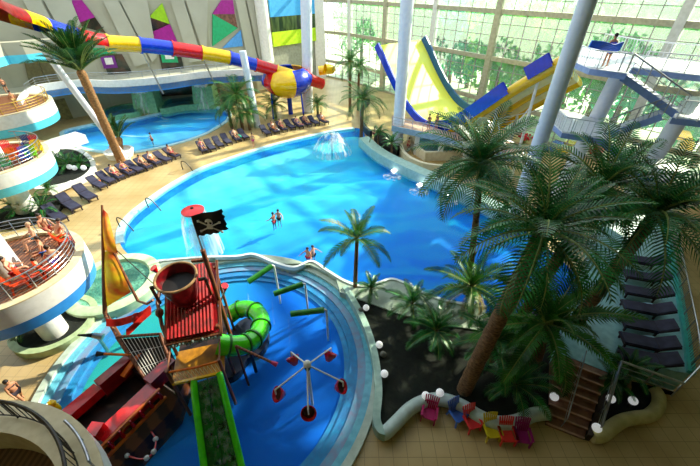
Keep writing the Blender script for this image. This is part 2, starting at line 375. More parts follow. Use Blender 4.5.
# painted bands on the far wall: strips standing a little proud of it
def onwall(a, b, t): a, b = Vector(a), Vector(b); return a+(b-a)*t
bw = [Vector((-13.4, 67.8)), Vector((-5.9, 76.2))]; nrm = Vector((.745, -.667))
for z0, z1, m, nm in [(11.0, 18, mat('sky_blue_paint', '#46aef2', '#3ba2ea', rough=.6), 'trim_7'), (8.8, 11.0, mat('dark_window_band', '#203222', '#5c7040', rough=.15, scale=1.2, stretch=(1, 1, .2)), 'trim_8'), (6.6, 8.8, mat('lime_paint', '#c6ee14', '#b8e010', rough=.6), 'trim_9')]:
    mb = MB(); a, b = bw[0]+nrm*.12, bw[1]+nrm*.12
    mb.ribbon([(a.x, a.y, 0), (b.x, b.y, 0)], .3, z0, z1); struct(mb.build(nm, m, smooth=False))
# coloured triangle panels between slanted fins (drawn on the wall plane, each a solid panel)
def wallpt(x, y):
    "the far wall's face at a picture point"
    d = ray(x, y); best = None
    for i in range(len(W)-1):
        a, b = Vector(W[i]), Vector(W[i+1]); e = b-a; dd = Vector((d.x, d.y))
        den = dd.x*(-e.y)+dd.y*e.x
        if abs(den) < 1e-9: continue
        t = (a.x*(-e.y)+a.y*e.x)/den; hit = dd*t; s = (hit-a).dot(e)/e.length_squared
        if t > 0 and -.001 <= s <= 1.001:
            if best is None or t < best[0]: best = (t, i)
    t = best[0]; i = best[1]; e = Vector(W[i+1])-Vector(W[i]); nn = Vector((e.y, -e.x, 0)).normalized()
    p = Vector((0, 0, H))+d*t
    return p, nn
def panel(name, px, m, off=.25, th=.2, parent=None):
    ps = [wallpt(*q) for q in px]; n = len(ps)
    f = [p+nn*off for p, nn in ps]; b = [p+nn*(off-th) for p, nn in ps]
    mb = MB(); mb.add(f+b, [tuple(range(n))]+[(i, (i+1) % n, n+(i+1) % n, n+i) for i in range(n)])
    return mb.build(name, m, parent, smooth=False)
MAG = mat('magenta_panel', '#b01898', '#a01488', rough=.5); LIMEP = mat('lime_panel', '#a8dc1c', '#98cc18', rough=.5)
GRNP = mat('green_panel', '#22b478', '#1ea66c', rough=.5); BLUP = mat('light_blue_panel', '#5aa6ee', '#4e98e0', rough=.5)
DARKG = mat('dark_glass', '#26302a', '#5a4438', rough=.15, scale=.8); PINK = mat('brown_panel', '#8a5a48', '#5c3a34', rough=.5)
VIO = mat('violet_frame', '#7a2490', '#6a1e80', rough=.5)
GREYW = mat('pale_grey_fin', '#bcbcaa', '#b4b4a2', rough=.8, scale=.4)
tri = [('triangle_panel', [(72, 0), (82, 0), (95, 17), (75, 24)], MAG, 'magenta panel high on the far left wall above the slide'),
       ('triangle_panel', [(75, 24), (95, 17), (106, 33), (88, 28)], DARKG, 'dark glass panel below the leftmost magenta triangle'),
       ('triangle_panel', [(93, 48), (112, 48), (116, 52), (94, 56)], GRNP, 'green strip panel just below the slide on the far left wall'),
       ('triangle_panel', [(162, 3), (149, 17), (170, 24)], LIMEP, 'lime triangle panel at top of middle painted stripe'),
       ('triangle_panel', [(149, 17), (170, 24), (149, 32)], DARKG, 'dark triangle panel under the lime one'),
       ('triangle_panel', [(149, 33), (170, 24), (178, 43), (152, 40)], MAG, 'magenta panel in the middle painted stripe'),
       ('triangle_panel', [(221, 0), (232, 0), (234, 14), (212, 14)], MAG, 'magenta triangle panel at top of right painted stripe'),
       ('triangle_panel', [(212, 14), (234, 14), (237, 28)], PINK, 'brown triangle panel in the right painted stripe'),
       ('triangle_panel', [(212, 14), (237, 28), (212, 46)], GRNP, 'green triangle panel in the right painted stripe'),
       ('triangle_panel', [(240, 30), (242, 46), (222, 48)], BLUP, 'light blue triangle panel at foot of right painted stripe')]
for nm, px, m, lb in tri: tag(panel(nm, px, m), lb, 'wall panel')
# dark openings with a screen, between the fins
for i, px, lb in [(0, [(100, 54), (122, 54), (132, 72), (108, 74)], 'left'), (1, [(158, 50), (180, 50), (184, 68), (162, 70)], 'right')]:
    f = panel('wall_recess', px, DARKG, .22, .15)
    tag(f, 'dark brown doorway opening above the balcony, %s of two' % lb, 'opening')
for px, m, lb in [([(100, 56), (114, 55), (118, 67), (104, 68)], VIO, 'violet framed screen panel on the far balcony wall'), ([(160, 51), (176, 51), (178, 62), (162, 62)], GRNP, 'green framed screen panel on the far balcony wall')]:
    t = panel('screen_panel', px, m, .5, .2); tag(t, lb, 'screen')
    cx, cy = sum(p[0] for p in px)/4, sum(p[1] for p in px)/4
    q = [(cx+(p[0]-cx)*.55, cy+(p[1]-cy)*.55-1) for p in px]
    panel('screen', q, WHITE, .56, .05, t)
# slanted fins standing out of the wall
fins = [[(22, 0), (40, 0), (62, 40), (46, 42)], [(43, 0), (70, 0), (88, 42), (65, 40)], [(103, 0), (118, 0), (150, 62), (135, 66)], [(120, 0), (147, 0), (157, 56), (152, 62)], [(171, 0), (184, 0), (203, 60), (190, 62)], [(186, 0), (206, 0), (207, 40), (206, 60)], [(234, 0), (243, 0), (256, 60), (247, 62)], [(245, 0), (255, 0), (262, 58), (258, 60)]]
for k, px in enumerate(fins):
    struct(panel('trim_%d' % (10+k), px, GREYW, .55, .5))
# ------------------------------------------------------------------ upper gallery along the far wall
gpx = [(20, 100), (24, 93), (34, 86), (50, 83), (78, 80), (110, 80.5), (140, 79), (170, 76), (200, 72), (232, 70), (262, 69)]
gp = cr([at(x, y, 5.7) for x, y in gpx], 5)
gl = [(-13.5, 67.8), (-21.5, 59.9), (-26.5, 58.4), (-36, 53.3), (-43, 46.4), (-46, 42)]
struct(MB().prism([(p.x, p.y) for p in gp]+gl, 4.2, 4.9, mt=0).build('floor_gallery', PLASTER, smooth=False))
struct(MB().ribbon([(p.x, p.y, 0) for p in gp], .3, 4.85, 5.7, side=1).build('trim_30', WHITE), 'white curved parapet of far gallery')
mb = MB(); mb.ribbon([(p.x, p.y, 0) for p in gp], .34, 4.1, 4.86, side=1); struct(mb.build('trim_31', BLUEB), 'blue band under far gallery parapet')
# third level band at upper left
g3 = [at(x, y, 10.2) for x, y in [(-14, 46), (0, 43), (20, 42), (40, 40), (56, 39)]]
struct(MB().ribbon([(p.x, p.y, 0) for p in g3], 1.6, 8.9, 10.2, side=1).build('trim_32', PLASTER, smooth=False), 'pale upper gallery edge at top left')
struct(MB().ribbon([(p.x, p.y, 0) for p in g3], 1.7, 8.0, 8.9, side=1).build('trim_33', CYANB, smooth=False))
struct(MB().ribbon([(p.x, p.y, 0) for p in [at(x, y, 8.0) for x, y in [(14, 59), (40, 55), (60, 52)]]], 1.2, 7.6, 8.0, side=1).build('trim_34', mat('lime_paint2', '#b4dc28', '#a4cc20', rough=.6), smooth=False))
for k, px in enumerate([[(24, 62), (37, 60), (46, 84), (30, 86)], [(38, 60), (48, 59), (60, 82), (47, 84)]]):
    struct(panel('door_%d' % (k+1), px, mat('door_olive', '#7c7450', '#6b6445', rough=.6), .2, .15))
for k, px in enumerate([[(52, 101), (64, 98), (74, 120), (52, 118)], [(36, 112), (50, 104), (52, 118), (42, 122)]]):
    struct(panel('door_%d' % (k+3), px, mat('alcove_olive', '#8c8452', '#6f6840', rough=.7), .2, .15))
# ================================================================== COLUMNS AND ROUND BALCONIES
def column(name, label, base, r, h, m=WHITE, lean=(0, 0), group=None):
    t = thing(name, label, 'column', base, group=group)
    MB().tube([(0, 0, -.3), (lean[0], lean[1], h)], r, 28).build('shaft', m, t)
    MB().lathe([(r+.12, 0), (r+.12, .18), (r+.02, .22), (r-.02, .22)], n=28).build('base_ring', KERB, t)
    return t
COLB = mat('column_paint', '#eaf0fc', '#e0e8f8', rough=.4)
column('column', 'tall thick white column at the right pool edge in front of the yellow wave slide', at(397, 150), .62, 24, COLB, (-.4, 0))
column('column', 'huge pale blue grey column rising through the big palms beside the slide tower', (13.3, 23.2, 0), .5, 24, COLB)
column('column', 'slim white column standing right of the red and yellow bowl slide', at(308, 112), .72, 24, COLB, (1.3, 0))
column('column', 'thin white post under the coloured slide left of the bowl slide', at(258, 127), .42, 9.2, COLB, (-.4, 0))
column('column', 'thin white post directly behind the tall date palm at left', at(127, 160), .3, 11.4, COLB, (-2.6, -1.2))
column('column', 'wide white wall column at the far end, left of the dark window band', atY(268, 60, 65.5).xy.to_3d(), 1.0, 23, WHITE)
for k, (px, py, lb) in enumerate([(19, 27.5, 'pale leaning support column under the upper landing of the slide tower'), (23.2, 25.0, 'pale leaning support column under the right side of the slide tower')]):
    column('column', lb, (px, py, 0), .55, [11, 9][k], COLB, [(1.0, 0), (.8, 0)][k])
def railing(name, label, pts, h=1.0, m=STEEL, r=.03, step=1.2, bars=4, baluster=None, group=None, closed=False, rtop=None):
    "posts, a hand rail and thin rails (or balusters) along a line"
    pts = [Vector(p) for p in pts]
    t = thing(name, label, 'railing', pts[0], group=group); o = pts[0]
    Q = [p-o for p in pts]
    MB().tube([p+Vector((0, 0, h)) for p in Q], rtop or r*1.3, 8, closed=closed).build('handrail', m, t)
    if not baluster:
        for k in range(1, bars): MB().tube([p+Vector((0, 0, h*k/bars)) for p in Q], r*.5, 5, closed=closed).build('rail', m, t)
    else: MB().tube([p+Vector((0, 0, .1)) for p in Q], r*.7, 5, closed=closed).build('rail', m, t)
    post = MB().tube([(0, 0, 0), (0, 0, h)], r, 6).mesh('post', m); bal = MB().tube([(0, 0, .1), (0, 0, h)], r*.45, 5).mesh('baluster', m)
    def walk(st):
        out = [Q[0]]; acc = 0
        for a, b in zip(Q, Q[1:]+([Q[0]] if closed else [])):
            L = (b-a).length; q = st-acc
            while q <= L: out.append(a+(b-a)*(q/L)); q += st
            acc = (acc+L) % st
        return out
    for p in walk(step)[:60]: put('post', post, t, p)
    if baluster:
        for p in walk(baluster)[:98]: put('baluster', bal, t, p)
    return t
def balcony(label, c, R, ztop, zbot, frac, band, name='round_balcony', floor=WOOD, rim=.4, sink=0.0, n=72):
    t = thing(name, label, 'balcony', (c[0], c[1], 0))
    zb = zbot+(ztop-zbot)*frac
    MB().lathe([(R+.35*0, zb), (R, ztop)], n=n).build('fascia', WHITE, t)
    MB().lathe([(0, zbot), (R-.1, zbot), (R, zb)], n=n).build('painted_band', band, t)
    MB().lathe([(R, ztop), (R, ztop+.06), (R-rim, ztop+.06), (R-rim, ztop-.1-sink)], n=n).build('rim', mat('stone_rim', '#e6d8b4', '#d8c8a0', rough=.5), t)
    MB().lathe([(0, ztop-.1-sink), (R-rim, ztop-.1-sink)], n=n).build('floor_boards', floor, t)
    return t
bA = balcony('round white balcony with a wooden floor where bathers sit, nearest at left', (-16.3, 12.1), 3.2, 5.0, 3.4, .4, BLUEB)
bB = balcony('round white balcony hung with colourful towels, behind the nearest one at left', (-27.4, 24.3), 3.75, 5.0, 3.3, .4, CYANB)
bC = balcony('round white balcony at the left edge joining the far gallery', (-37.6, 37), 5.2, 5.3, 3.3, .4, CYANB)
column('column', 'thick white column piercing the nearest round balcony', (-16.3, 12.1, 0), .62, 23)
column('column', 'thick white column under the towel hung round balcony', (-27.2, 24.5, 0), .75, 23)
def arcpts(c, R, a0, a1, z, n=30): return [Vector((c[0]+R*math.cos(math.radians(a0+(a1-a0)*i/n)), c[1]+R*math.sin(math.radians(a0+(a1-a0)*i/n)), z)) for i in range(n+1)]
railing('balcony_railing', 'thin steel railing curving round the nearest wooden balcony floor', arcpts((-16.3, 12.1), 2.85, -100, 150, 5.0), 1.0, STEEL, .025, .9, 5)
railing('balcony_railing', 'steel railing of the towel hung balcony at left', arcpts((-27.4, 24.3), 3.4, -110, 100, 5.0), 1.0, STEEL, .03, 1.1, 4)
railing('balcony_railing', 'yellowish railing round the balcony at the left edge', arcpts((-37.6, 37), 4.9, -110, 70, 5.3), 1.0, mat('ochre_steel', '#c9a84a', '#a88a38', rough=.4, metal=.5), .035, 1.2, 4)
railing('balcony_railing', 'low railing along the far white gallery', [at(x, y, 5.7)+Vector((0, .5, 0)) for x, y in [(24, 93), (34, 86), (50, 83), (78, 80), (110, 80.5), (140, 79), (170, 76), (200, 72), (232, 70), (255, 69)]], .8, STEEL, .03, 1.6, 3)
# white ramp wall from balcony to the upper pool
t = MB().ribbon([tuple(at(40, 158)), tuple(at(62, 148)), tuple(at(84, 141))], 2.2, 0, 1.0).build('ramp_wall', WHITE, smooth=False)
tag(t, 'broad white low wall running from balcony to upper pool edge', 'wall')
# ------------------------------------------------------------------ foreground balcony at the lower left
fc = Vector((-10.9, .5)); fR = 5.25
t = balcony('large round balcony with a broad beige rim in the bottom left corner', fc, fR, 5.0, 3.6, .45, BLUEB, rim=.95, sink=1.0, floor=mat('dark_deck_boards', '#7a5a3c', '#5c4128', rough=.5, wave=.6, scale=1.6, stretch=(1, .05, 1)))
railing('balcony_railing', 'dark steel railing with many balusters on the beige rimmed corner balcony', arcpts(fc, fR-.5, 20, 140, 5.05, 40), 1.0, DKSTEEL, .03, 1.3, 2, baluster=.28, rtop=.05)
railing('balcony_railing', 'short looped steel handrail standing on the beige rim of the corner balcony', arcpts(fc, fR-.2, 42, 62, 5.05, 8), .35, STEEL, .03, 1.0, 2)
# ================================================================== PALMS
FG = mat('palm_leaf', '#43862a', '#1c4c1a', rough=.4, scale=1.5, sub=.25, spec=.3)
FG2 = mat('dark_palm_leaf', '#2f8a38', '#0f4420', rough=.35, scale=1.5, sub=.2, spec=.6)
FLIT = mat('sunlit_palm_leaf', '#d9c47a', '#a88f4a', rough=.5, scale=2)  # yellow leaf colour standing in for sun on the fronds
TRK = mat('palm_trunk', '#8a6a48', '#4c3624', rough=.9, scale=7, bump=1, stretch=(1, 1, 3))
TRK2 = mat('orange_palm_trunk', '#b48654', '#6a4528', rough=.9, scale=7, bump=1, stretch=(1, 1, 3))
RACH = mat('palm_rib', '#8a9a4a', '#6a7a34', rough=.5)
def frond_mesh(L, el, droop, m, wl=.5, n=26, seed=0, v=.35):
    rnd = random.Random(seed); mb = MB(); pts = []; p = Vector((0, 0, 0)); N = 14
    for i in range(N+1):
        a = math.radians(el-droop*(i/N)**1.4); pts.append(p.copy()); p = p+Vector((math.cos(a), 0, math.sin(a)))*(L/N)
    mb.tube(pts, [.05*(1-.8*i/N)*max(.5, L/3) for i in range(N+1)], 5, mi=1)
    for k in range(n):
        s = .1+.9*k/(n-1); f = s*N; i = min(N-1, int(f)); b = pts[i].lerp(pts[i+1], f-i)
        tdir = (pts[i+1]-pts[i]).normalized(); upv = Vector((0, 1, 0)).cross(tdir)*-1
        if upv.z < 0: upv = -upv
        ll = wl*L/3*(math.sin(PI*min(1, .12+.86*s))**.6)*(1+rnd.uniform(-.12, .12))
        for sd in (-1, 1):
            dv = (Vector((0, sd, 0))*.86+tdir*(.45+.5*s)+upv*v*(1+rnd.uniform(-.3, .3))).normalized()
            w = tdir*.033*(L/3)*(1 if L > 3 else 1.4)
            m1 = b+dv*ll*.55; tip = b+dv*ll+Vector((0, 0, -.28*ll))
            mb.add([b-w, b+w, m1+w*.9, m1-w*.9, tip], [(0, 1, 2, 3), (3, 2, 4)])
    return mb.mesh('frond', [m, RACH], smooth=False)
def frond_set(L, m, up=80, low=-25, droop=70, wl=.5, n=26, v=.35):
    return [frond_mesh(L*(1 if k else .8), up+(low-up)*k/5, droop*(.55+.12*k), m, wl, n, k, v) for k in range(6)]
FS_big = frond_set(4.0, FG2, 72, -25, 80, .74, 25, .2)
FS_mid = frond_set(2.6, FG, 75, -15, 70, .62, 26)
FS_date = frond_set(3.9, mat('date_leaf', '#2f6a26', '#143a16', rough=.45, scale=1.5, sub=.2, spec=.3), 88, 22, 40, .6, 34, .5)
FS_low = frond_set(2.2, FG2, 80, 5, 75, .7, 24)
FS_lit = frond_set(2.0, FLIT, 60, -30, 90, .5, 22)
def palm(label, base, crown, r0, r1, fs, nf=26, m=TRK, group=None, name='palm_tree', fsc=1.0, lightened=0, seed=1, spread=(0, 5), cat='palm tree'):
    rnd = random.Random(seed); base = Vector(base); crown = Vector(crown)-base
    t = thing(name, label, cat, base, group=group)
    h = crown.length; N = max(6, int(h*3)); pts = []; rs = []
    for i in range(N+1):
        s = i/N; pts.append(Vector((crown.x*s**1.3, crown.y*s**1.3, crown.z*s-.1*(1-s)))); rs.append((r0+(r1-r0)*min(1, s*1.2))*(1+.07*(i % 2)))
    pts.append(crown+Vector((0, 0, .25))); rs.append(r1*.5)
    MB().tube(pts, rs, 12).build('trunk', m, t)
    if fs:
        for k in range(nf):
            q = spread[0]+(spread[1]-spread[0])*k/(nf-1); idx = min(5, int(q+rnd.random()*.9))
            a = k*2.39996+rnd.uniform(-.15, .15)
            put('frond', fs[idx], t, crown+Vector((0, 0, .15-.02*idx)), (rnd.uniform(-.1, .1), rnd.uniform(-.08, .08), a), fsc*rnd.uniform(.86, 1.1))
    for k in range(lightened):
        put('sunlit_frond', FS_lit[min(5, 3+k % 3)], t, crown+Vector((0, 0, -.1)), (0, 0, k*2.4+.9), fsc*rnd.uniform(.8, 1.1))
    return t
palm('tall date palm with orange trunk and upright fronds beside the upper pool', at(122, 163), at(81, 72, 9.3), .42, .36, FS_date, 46, TRK2, seed=2, fsc=1.05, spread=(0, 4.4))
palm('short date palm in a round planter in front of the upper pool', at(120, 155), at(119, 139, 1.6), .4, .35, FS_date, 20, TRK2, seed=3, fsc=.72, spread=(0, 3.5))
palm('slender palm alone in front of the big pool with a low shrub beside it', at(355, 292), at(357, 240, 4.2), .14, .11, FS_mid, 15, TRK, seed=4, fsc=.92, spread=(0, 4.5))
palm('tall thin trunked palm whose bushy crown spreads over the right edge of the pool', at(466, 292), at(481, 166, 8.5), .2, .16, FS_big, 40, TRK, seed=5, fsc=.92)
palm('large palm at the centre of the grove, its thick trunk slanting up from the planter', at(462, 395), at(543, 233, 9.0), .34, .28, FS_big, 34, TRK, seed=6, fsc=.84, lightened=1)
palm('tall palm at the back of the grove with a bright upright frond against the tower', at(508, 342), at(602, 188, 8.3), .3, .25, FS_big, 34, TRK, seed=8, fsc=.88)
palm('large palm leaning over the sun loungers, rightmost of the grove', at(566, 338), at(655, 215, 7.9), .32, .26, FS_big, 36, TRK, seed=9, fsc=.95)
palm('low palm with pale sunlit dry fronds, in the planter beside the wavy wall', at(470, 322), at(471, 288, 2.4), .2, .18, FS_mid, 20, TRK, seed=11, fsc=1.0, lightened=8)
palm('low spreading palm at the foot of the grove just left of the brown stairs', at(533, 372), at(545, 325, 3.6), .24, .2, FS_mid, 26, TRK, seed=12, fsc=1.25)
palm('short dark palm between the two thick trunks low in the planter', at(490, 368), at(496, 345, 1.8), .2, .16, FS_low, 22, TRK, seed=13, fsc=1.1)
palm('small green palm shrub on the wavy wall beside the slender palm', at(371, 300), at(371, 290, .9), .1, .1, FS_low, 16, TRK, seed=14, fsc=.55, name='palm_shrub', cat='shrub')
palm('small bushy palm shrub at the second crest of the wavy wall', at(412, 316), at(412, 305, 1.0), .1, .1, FS_low, 16, TRK, seed=15, fsc=.75, name='palm_shrub', cat='shrub')
palm('small palm shrub low in the planter between wavy wall and big trunks', at(436, 345), at(436, 332, 1.0), .1, .1, FS_low, 16, TRK, seed=16, fsc=.85, name='palm_shrub', cat='shrub')
palm('taller of the two feathery palms before the glass, left of the wave slide', at(350, 112), at(350, 62, 6.9), .22, .18, FS_big, 22, TRK, seed=17, fsc=.74, spread=(0, 4.8))
palm('slightly shorter feathery palm beside the tallest one before the glass', at(358, 110), at(359, 68, 6.1), .2, .16, FS_big, 20, TRK, seed=18, fsc=.6, spread=(0, 4.8))
palm('broad low palm in front of the twin palms left of the thick white column', at(361, 138), at(363, 100, 4.6), .22, .18, FS_big, 24, TRK, seed=19, fsc=.8)
palm('small palm in the pool edge planter left of the thick white column', at(378, 151), at(378, 135, 1.9), .12, .1, FS_low, 14, TRK, seed=20, fsc=.65)
palm('small palm in the pool edge planter right at the foot of the thick white column', at(391, 159), at(392, 144, 1.6), .12, .1, FS_low, 14, TRK, seed=21, fsc=.65)
for k, (b, c, lb) in enumerate([((243, 130), (243, 92), 'tallest dark palm of the clump behind the lounger row left of the bowl slide'), ((232, 128), (230, 106), 'low dark palm at the left of the clump by the upper pool'), ((250, 130), (252, 112), 'low dark palm against the thin white post of the slide'), ((276, 118), (276, 104), 'dark low palm under the bowl slide'), ((318, 116), (320, 104), 'small green palm right of the slim white column')]):
    B = at(*b); hz = [4.4, 2.6, 2.2, 1.8, 1.6][k]
    palm(lb, B, Vector((B.x, B.y, hz)), .2, .16, FS_big, 26, TRK, seed=30+k, fsc=[.85, .7, .65, .6, .45][k])
palm('dark leafy shrub beside the stairs under the front platform railing', at(628, 388, .5), at(627, 372, 1.2), .15, .12, FS_low, 22, TRK, seed=41, fsc=.62, name='palm_shrub', cat='shrub')
palm('dark leafy shrub right behind the stair railing', at(612, 392, .5), at(611, 382, 1.0), .12, .1, FS_low, 16, TRK, seed=42, fsc=.5, name='palm_shrub', cat='shrub')
palm('small palm shrub behind the lower lamps of the stairs side planter', at(517, 400, .5), at(515, 386, 1.1), .12, .1, FS_low, 18, TRK, seed=43, fsc=.8, name='palm_shrub', cat='shrub')
# left planter shrubs
for k, (x, y, s, lb) in enumerate([(62, 170, .8, 'dark palm shrub at the left end of the lamp planter'), (72, 172, .8, 'dark palm shrub in the middle of the lamp planter'), (84, 170, .7, 'dark palm shrub at the right of the lamp planter'), (52, 196, .55, 'small potted palm beside the left deck loungers'), (22, 216, .8, 'dark shrub left of the white column foot'), (48, 215, .6, 'dark shrub right of the white column foot'), (34, 330, .7, 'dark shrub under the nearest round balcony')]):
    palm(lb, at(x, y), at(x, y)+Vector((0, 0, .6)), .12, .1, FS_low, 16, TRK, seed=50+k, fsc=s, name='palm_shrub', cat='shrub')
# ================================================================== PLANTERS, LAMPS
K = lambda px, z=0: [tuple(at(x, y, z)) for x, y in px]
plp = [(345, 293), (353, 306), (365, 330), (374, 360), (378, 395), (376, 425), (383, 437), (395, 427), (409, 413), (425, 405), (442, 404), (460, 410), (478, 421), (495, 427), (513, 426), (530, 419), (544, 417)]
kp = cr(K(plp), 5)
soil = [(p.x, p.y) for p in kp]+[tuple(p) for p in P2([(552, 400), (556, 352), (566, 300), (520, 322), (480, 328), (440, 324), (400, 314), (370, 303)])]
tag(MB().prism(soil, 0, .42, mt=0).build('planting_bed', SOIL, smooth=False), 'dark soil bed of the large palm planter beside the splash pool', 'planting bed')
tag(MB().ribbon(kp[:32], .35, 0, .62).build('planter_kerb', mat('teal_kerb', '#a9c8bd', '#93b5ab', rough=.5)), 'pale teal kerb curving between splash pool and palm planter', 'kerb')
tag(MB().tube([(p.x, p.y, .38) for p in kp[30:]], .3, 12).build('planter_kerb', mat('white_kerb', '#c9dcd8', '#b9ccc8', rough=.4)), 'rounded pale wavy kerb behind the row of coloured chairs', 'kerb')
k2 = [(589, 439), (598, 439), (608, 431), (619, 424), (632, 421), (645, 419), (654, 411), (655, 400), (651, 393)]
kp2 = cr(K(k2), 5)
tag(MB().tube([(p.x, p.y, .3) for p in kp2], .28, 12).build('planter_kerb', mat('yellow_kerb', '#d2c88e', '#bfb57c', rough=.5)), 'rounded cream kerb of the small planter right of the stairs', 'kerb')
tag(MB().prism([(p.x, p.y) for p in kp2]+[tuple(p) for p in P2([(672, 395), (610, 380)])], 0, .3).build('planting_bed', SOIL, smooth=False), 'dark soil bed of the small planter right of the stairs', 'planting bed')
k3 = cr(K([(40, 193), (60, 190), (80, 184), (92, 176), (95, 168), (90, 160), (78, 153), (60, 152)]), 4)
tag(MB().ribbon([(p.x, p.y, 0) for p in k3], .45, 0, .5, True).build('planter_kerb', WHITE), 'white kerb round the planter of dark palms at left', 'kerb')
tag(MB().prism([(p.x, p.y) for p in k3], 0, .4).build('planting_bed', SOIL, smooth=False), 'dark soil bed in the white kerbed planter at left', 'planting bed')
tag(MB().lathe([(2.1, 0), (2.1, .45), (1.75, .45), (1.75, .3)], (-16.7, 12.7, 0), 40).build('planter_kerb', mat('green_kerb', '#b8cc9c', '#a4b888', rough=.5)), 'pale green ring kerb round the foot of the nearest white column', 'kerb')
tag(MB().lathe([(1.75, 0), (1.75, .32), (0, .32)], (-16.7, 12.7, 0), 40).build('planting_bed', SOIL), 'dark soil round the foot of the nearest white column', 'planting bed')
tag(MB().lathe([(2.4, 0), (2.4, .4), (0, .4)], (-27.2, 24.6, 0), 36).build('planting_bed', SOIL), 'dark planted bed round the white column under the towel balcony', 'planting bed')
tag(MB().lathe([(1.3, 0), (1.5, .7), (1.25, .75), (1.15, .55), (0, .55)], tuple(at(121, 156)), 30).build('planter_pot', WHITE), 'round white planter bowl of the short date palm', 'planter')
def lamp(label, p, r=.2, group=None):
    t = thing('globe_lamp', label, 'lamp', p, group=group)
    MB().lathe([(.09, -.1), (.09, .12), (.12, .14), (0, .16)], n=12).build('socket', DKSTEEL, t)
    MB().ball((0, 0, .12+r*.9), r, 16).build('globe', LAMP, t)
for x, y, lb in [(366, 311, 'white globe lamp nearest the slender palm'), (379, 348, 'white globe lamp midway along the planter edge beside the splash pool'), (384, 377, 'white globe lamp in the planter nearest the foot of the splash pool'), (439, 396, 'white globe lamp near the crest of kerb behind the leftmost chair'), (425, 399, 'small white globe lamp left of another above the leftmost chair'), (552, 400, 'white globe lamp at the left foot of the brown stairs'), (608, 402, 'white globe lamp in the small planter right of the stairs'), (630, 404, 'dimmer globe lamp at right in the small planter'), (594, 431, 'globe lamp at the bottom post of the stair railing')]:
    lamp(lb, at(x, y, .42), .19)
for x, y, lb in [(361, 312, 'dark round stone lamp beside the globe near slender palm'), (383, 356, 'dark round stone lamp just below the middle planter globe')]:
    t = MB().ball((0, 0, .16), .17, 14, sc=(1, 1, .9)).build('stone_ball', mat('grey_stone', '#6f6f66', '#55554e', rough=.7), None, loc=at(x, y, .42)); tag(t, lb, 'stone ball')
for x, y in [(65, 164), (71, 170), (76, 171), (85, 171), (60, 161)]:
    lamp('small white globe lamp among the dark palms of the left planter', at(x, y, .4), .26, 'globe lamps in the left planter')
# ================================================================== COLOURED TUBE SLIDE, BOWL SLIDE
V3 = Vector
def hz(bx, by, y):
    "height above the ground point bx, by that shows at picture row y"
    b = at(bx, by); best = (1e9, 0)
    for i in range(1, 1500):
        z = i*.01; d = b+V3((0, 0, z-H)); zz = d.y*CS-d.z*SN; q = 233-FPX*(d.y*SN+d.z*CS)/zz
        best = min(best, (abs(q-y), z))
    return best[1]
sp = [atY(*p) for p in [(-34, -4, 25), (-14, 4, 27), (0, 12, 29), (20, 19, 31), (42, 26, 33.5), (57, 31, 35), (75, 36, 37), (90, 40, 38.5), (107, 43, 40), (140, 45, 42), (172, 48.5, 44), (202, 53, 46), (230, 58, 47.5), (256, 65, 49), (277, 71, 50), (298, 77, 50.5), (310, 80, 51), (322, 84, 52)]]
sl = thing('tube_slide', 'long red, yellow and blue water slide crossing the upper left above the palm', 'water slide', sp[3])
cuts = [0, 3, 4, 6, 8, 9, 10, 11, 12, 13, 14, 15, 16, 17]
cols = [DKRED, YEL, BLU, RED, YEL, BLU, RED, YEL, BLU, RED, YEL, BLU, RED]
sm = cr(sp, 6)
for k in range(len(cuts)-1):
    seg = [p-sp[3] for p in sm[cuts[k]*6:cuts[k+1]*6+1]]
    mb = MB()
    if k < 4:
        mb.tube(seg, .8, 18, arc=PI*1.25, start=PI*.875); mb.tube(seg, .74, 18, arc=PI*1.25, start=PI*.875)
    else: mb.tube(seg, .76, 20, caps=False)
    mb.tube([seg[0]-(seg[1]-seg[0]).normalized()*.06, seg[0]+(seg[1]-seg[0]).normalized()*.12], .86 if k >= 4 else .1, 20)
    mb.build('slide_section', cols[k], sl)
for i, lb in [(9, 0), (11, 0)]:
    p = sp[i]-sp[3]; MB().tube([p+V3((0, 0, -.7)), p+V3((.3, 1.2, -p.z-sp[3].z+5.0))], .09, 8).build('strut', STEEL, sl)
bc = atY(288, 86, 51.5); bc.z = 0
bw_ = thing('bowl_slide', 'big round bowl slide in red, yellow and blue segments under the tube slide', 'water slide', bc)
BZ = 4.6
segs = [(-180, -143, BLU), (-143, -119, RED), (-119, -90, YEL), (-90, -62, YEL), (-62, -5, BLU), (-5, 30, RED), (30, 80, YEL), (80, 130, BLU), (130, 180, RED)]
for a0, a1, m in segs:
    pr_ = [(.4, BZ-2.1), (1.8, BZ-1.9), (2.9, BZ-1.2), (3.6, BZ-.2), (3.6, BZ+.4), (3.0, BZ+1.3), (2.3, BZ+1.7), (2.2, BZ+1.6), (2.9, BZ+1.1), (3.3, BZ+.3), (3.2, BZ-.2)]
    MB().lathe(pr_, n=8, a0=math.radians(a0), a1=math.radians(a1)).build('bowl_segment', m, bw_)
MB().tube([(0, 0, BZ-2.2), (0, 0, 0)], .35, 12).build('stand', BLU, bw_)
for a in (30, 150, 225, 315):
    c, s = math.cos(math.radians(a)), math.sin(math.radians(a)); MB().tube([(2.9*c, 2.9*s, BZ-1.2), (3.1*c, 3.1*s, 0)], .12, 8).build('leg', BLU, bw_)
for a0, a1, m in [(-60, -10, YEL), (-10, 40, RED), (40, 100, YEL)]:
    MB().tube([(2.0+1.5*math.cos(math.radians(a0+(a1-a0)*i/6))+2.6, 1.0*math.sin(math.radians(a0+(a1-a0)*i/6))+.5, BZ+1.4-.004*(a0+(a1-a0)*i/6)) for i in range(7)], .62, 16, caps=False).build('inlet_tube', m, bw_)
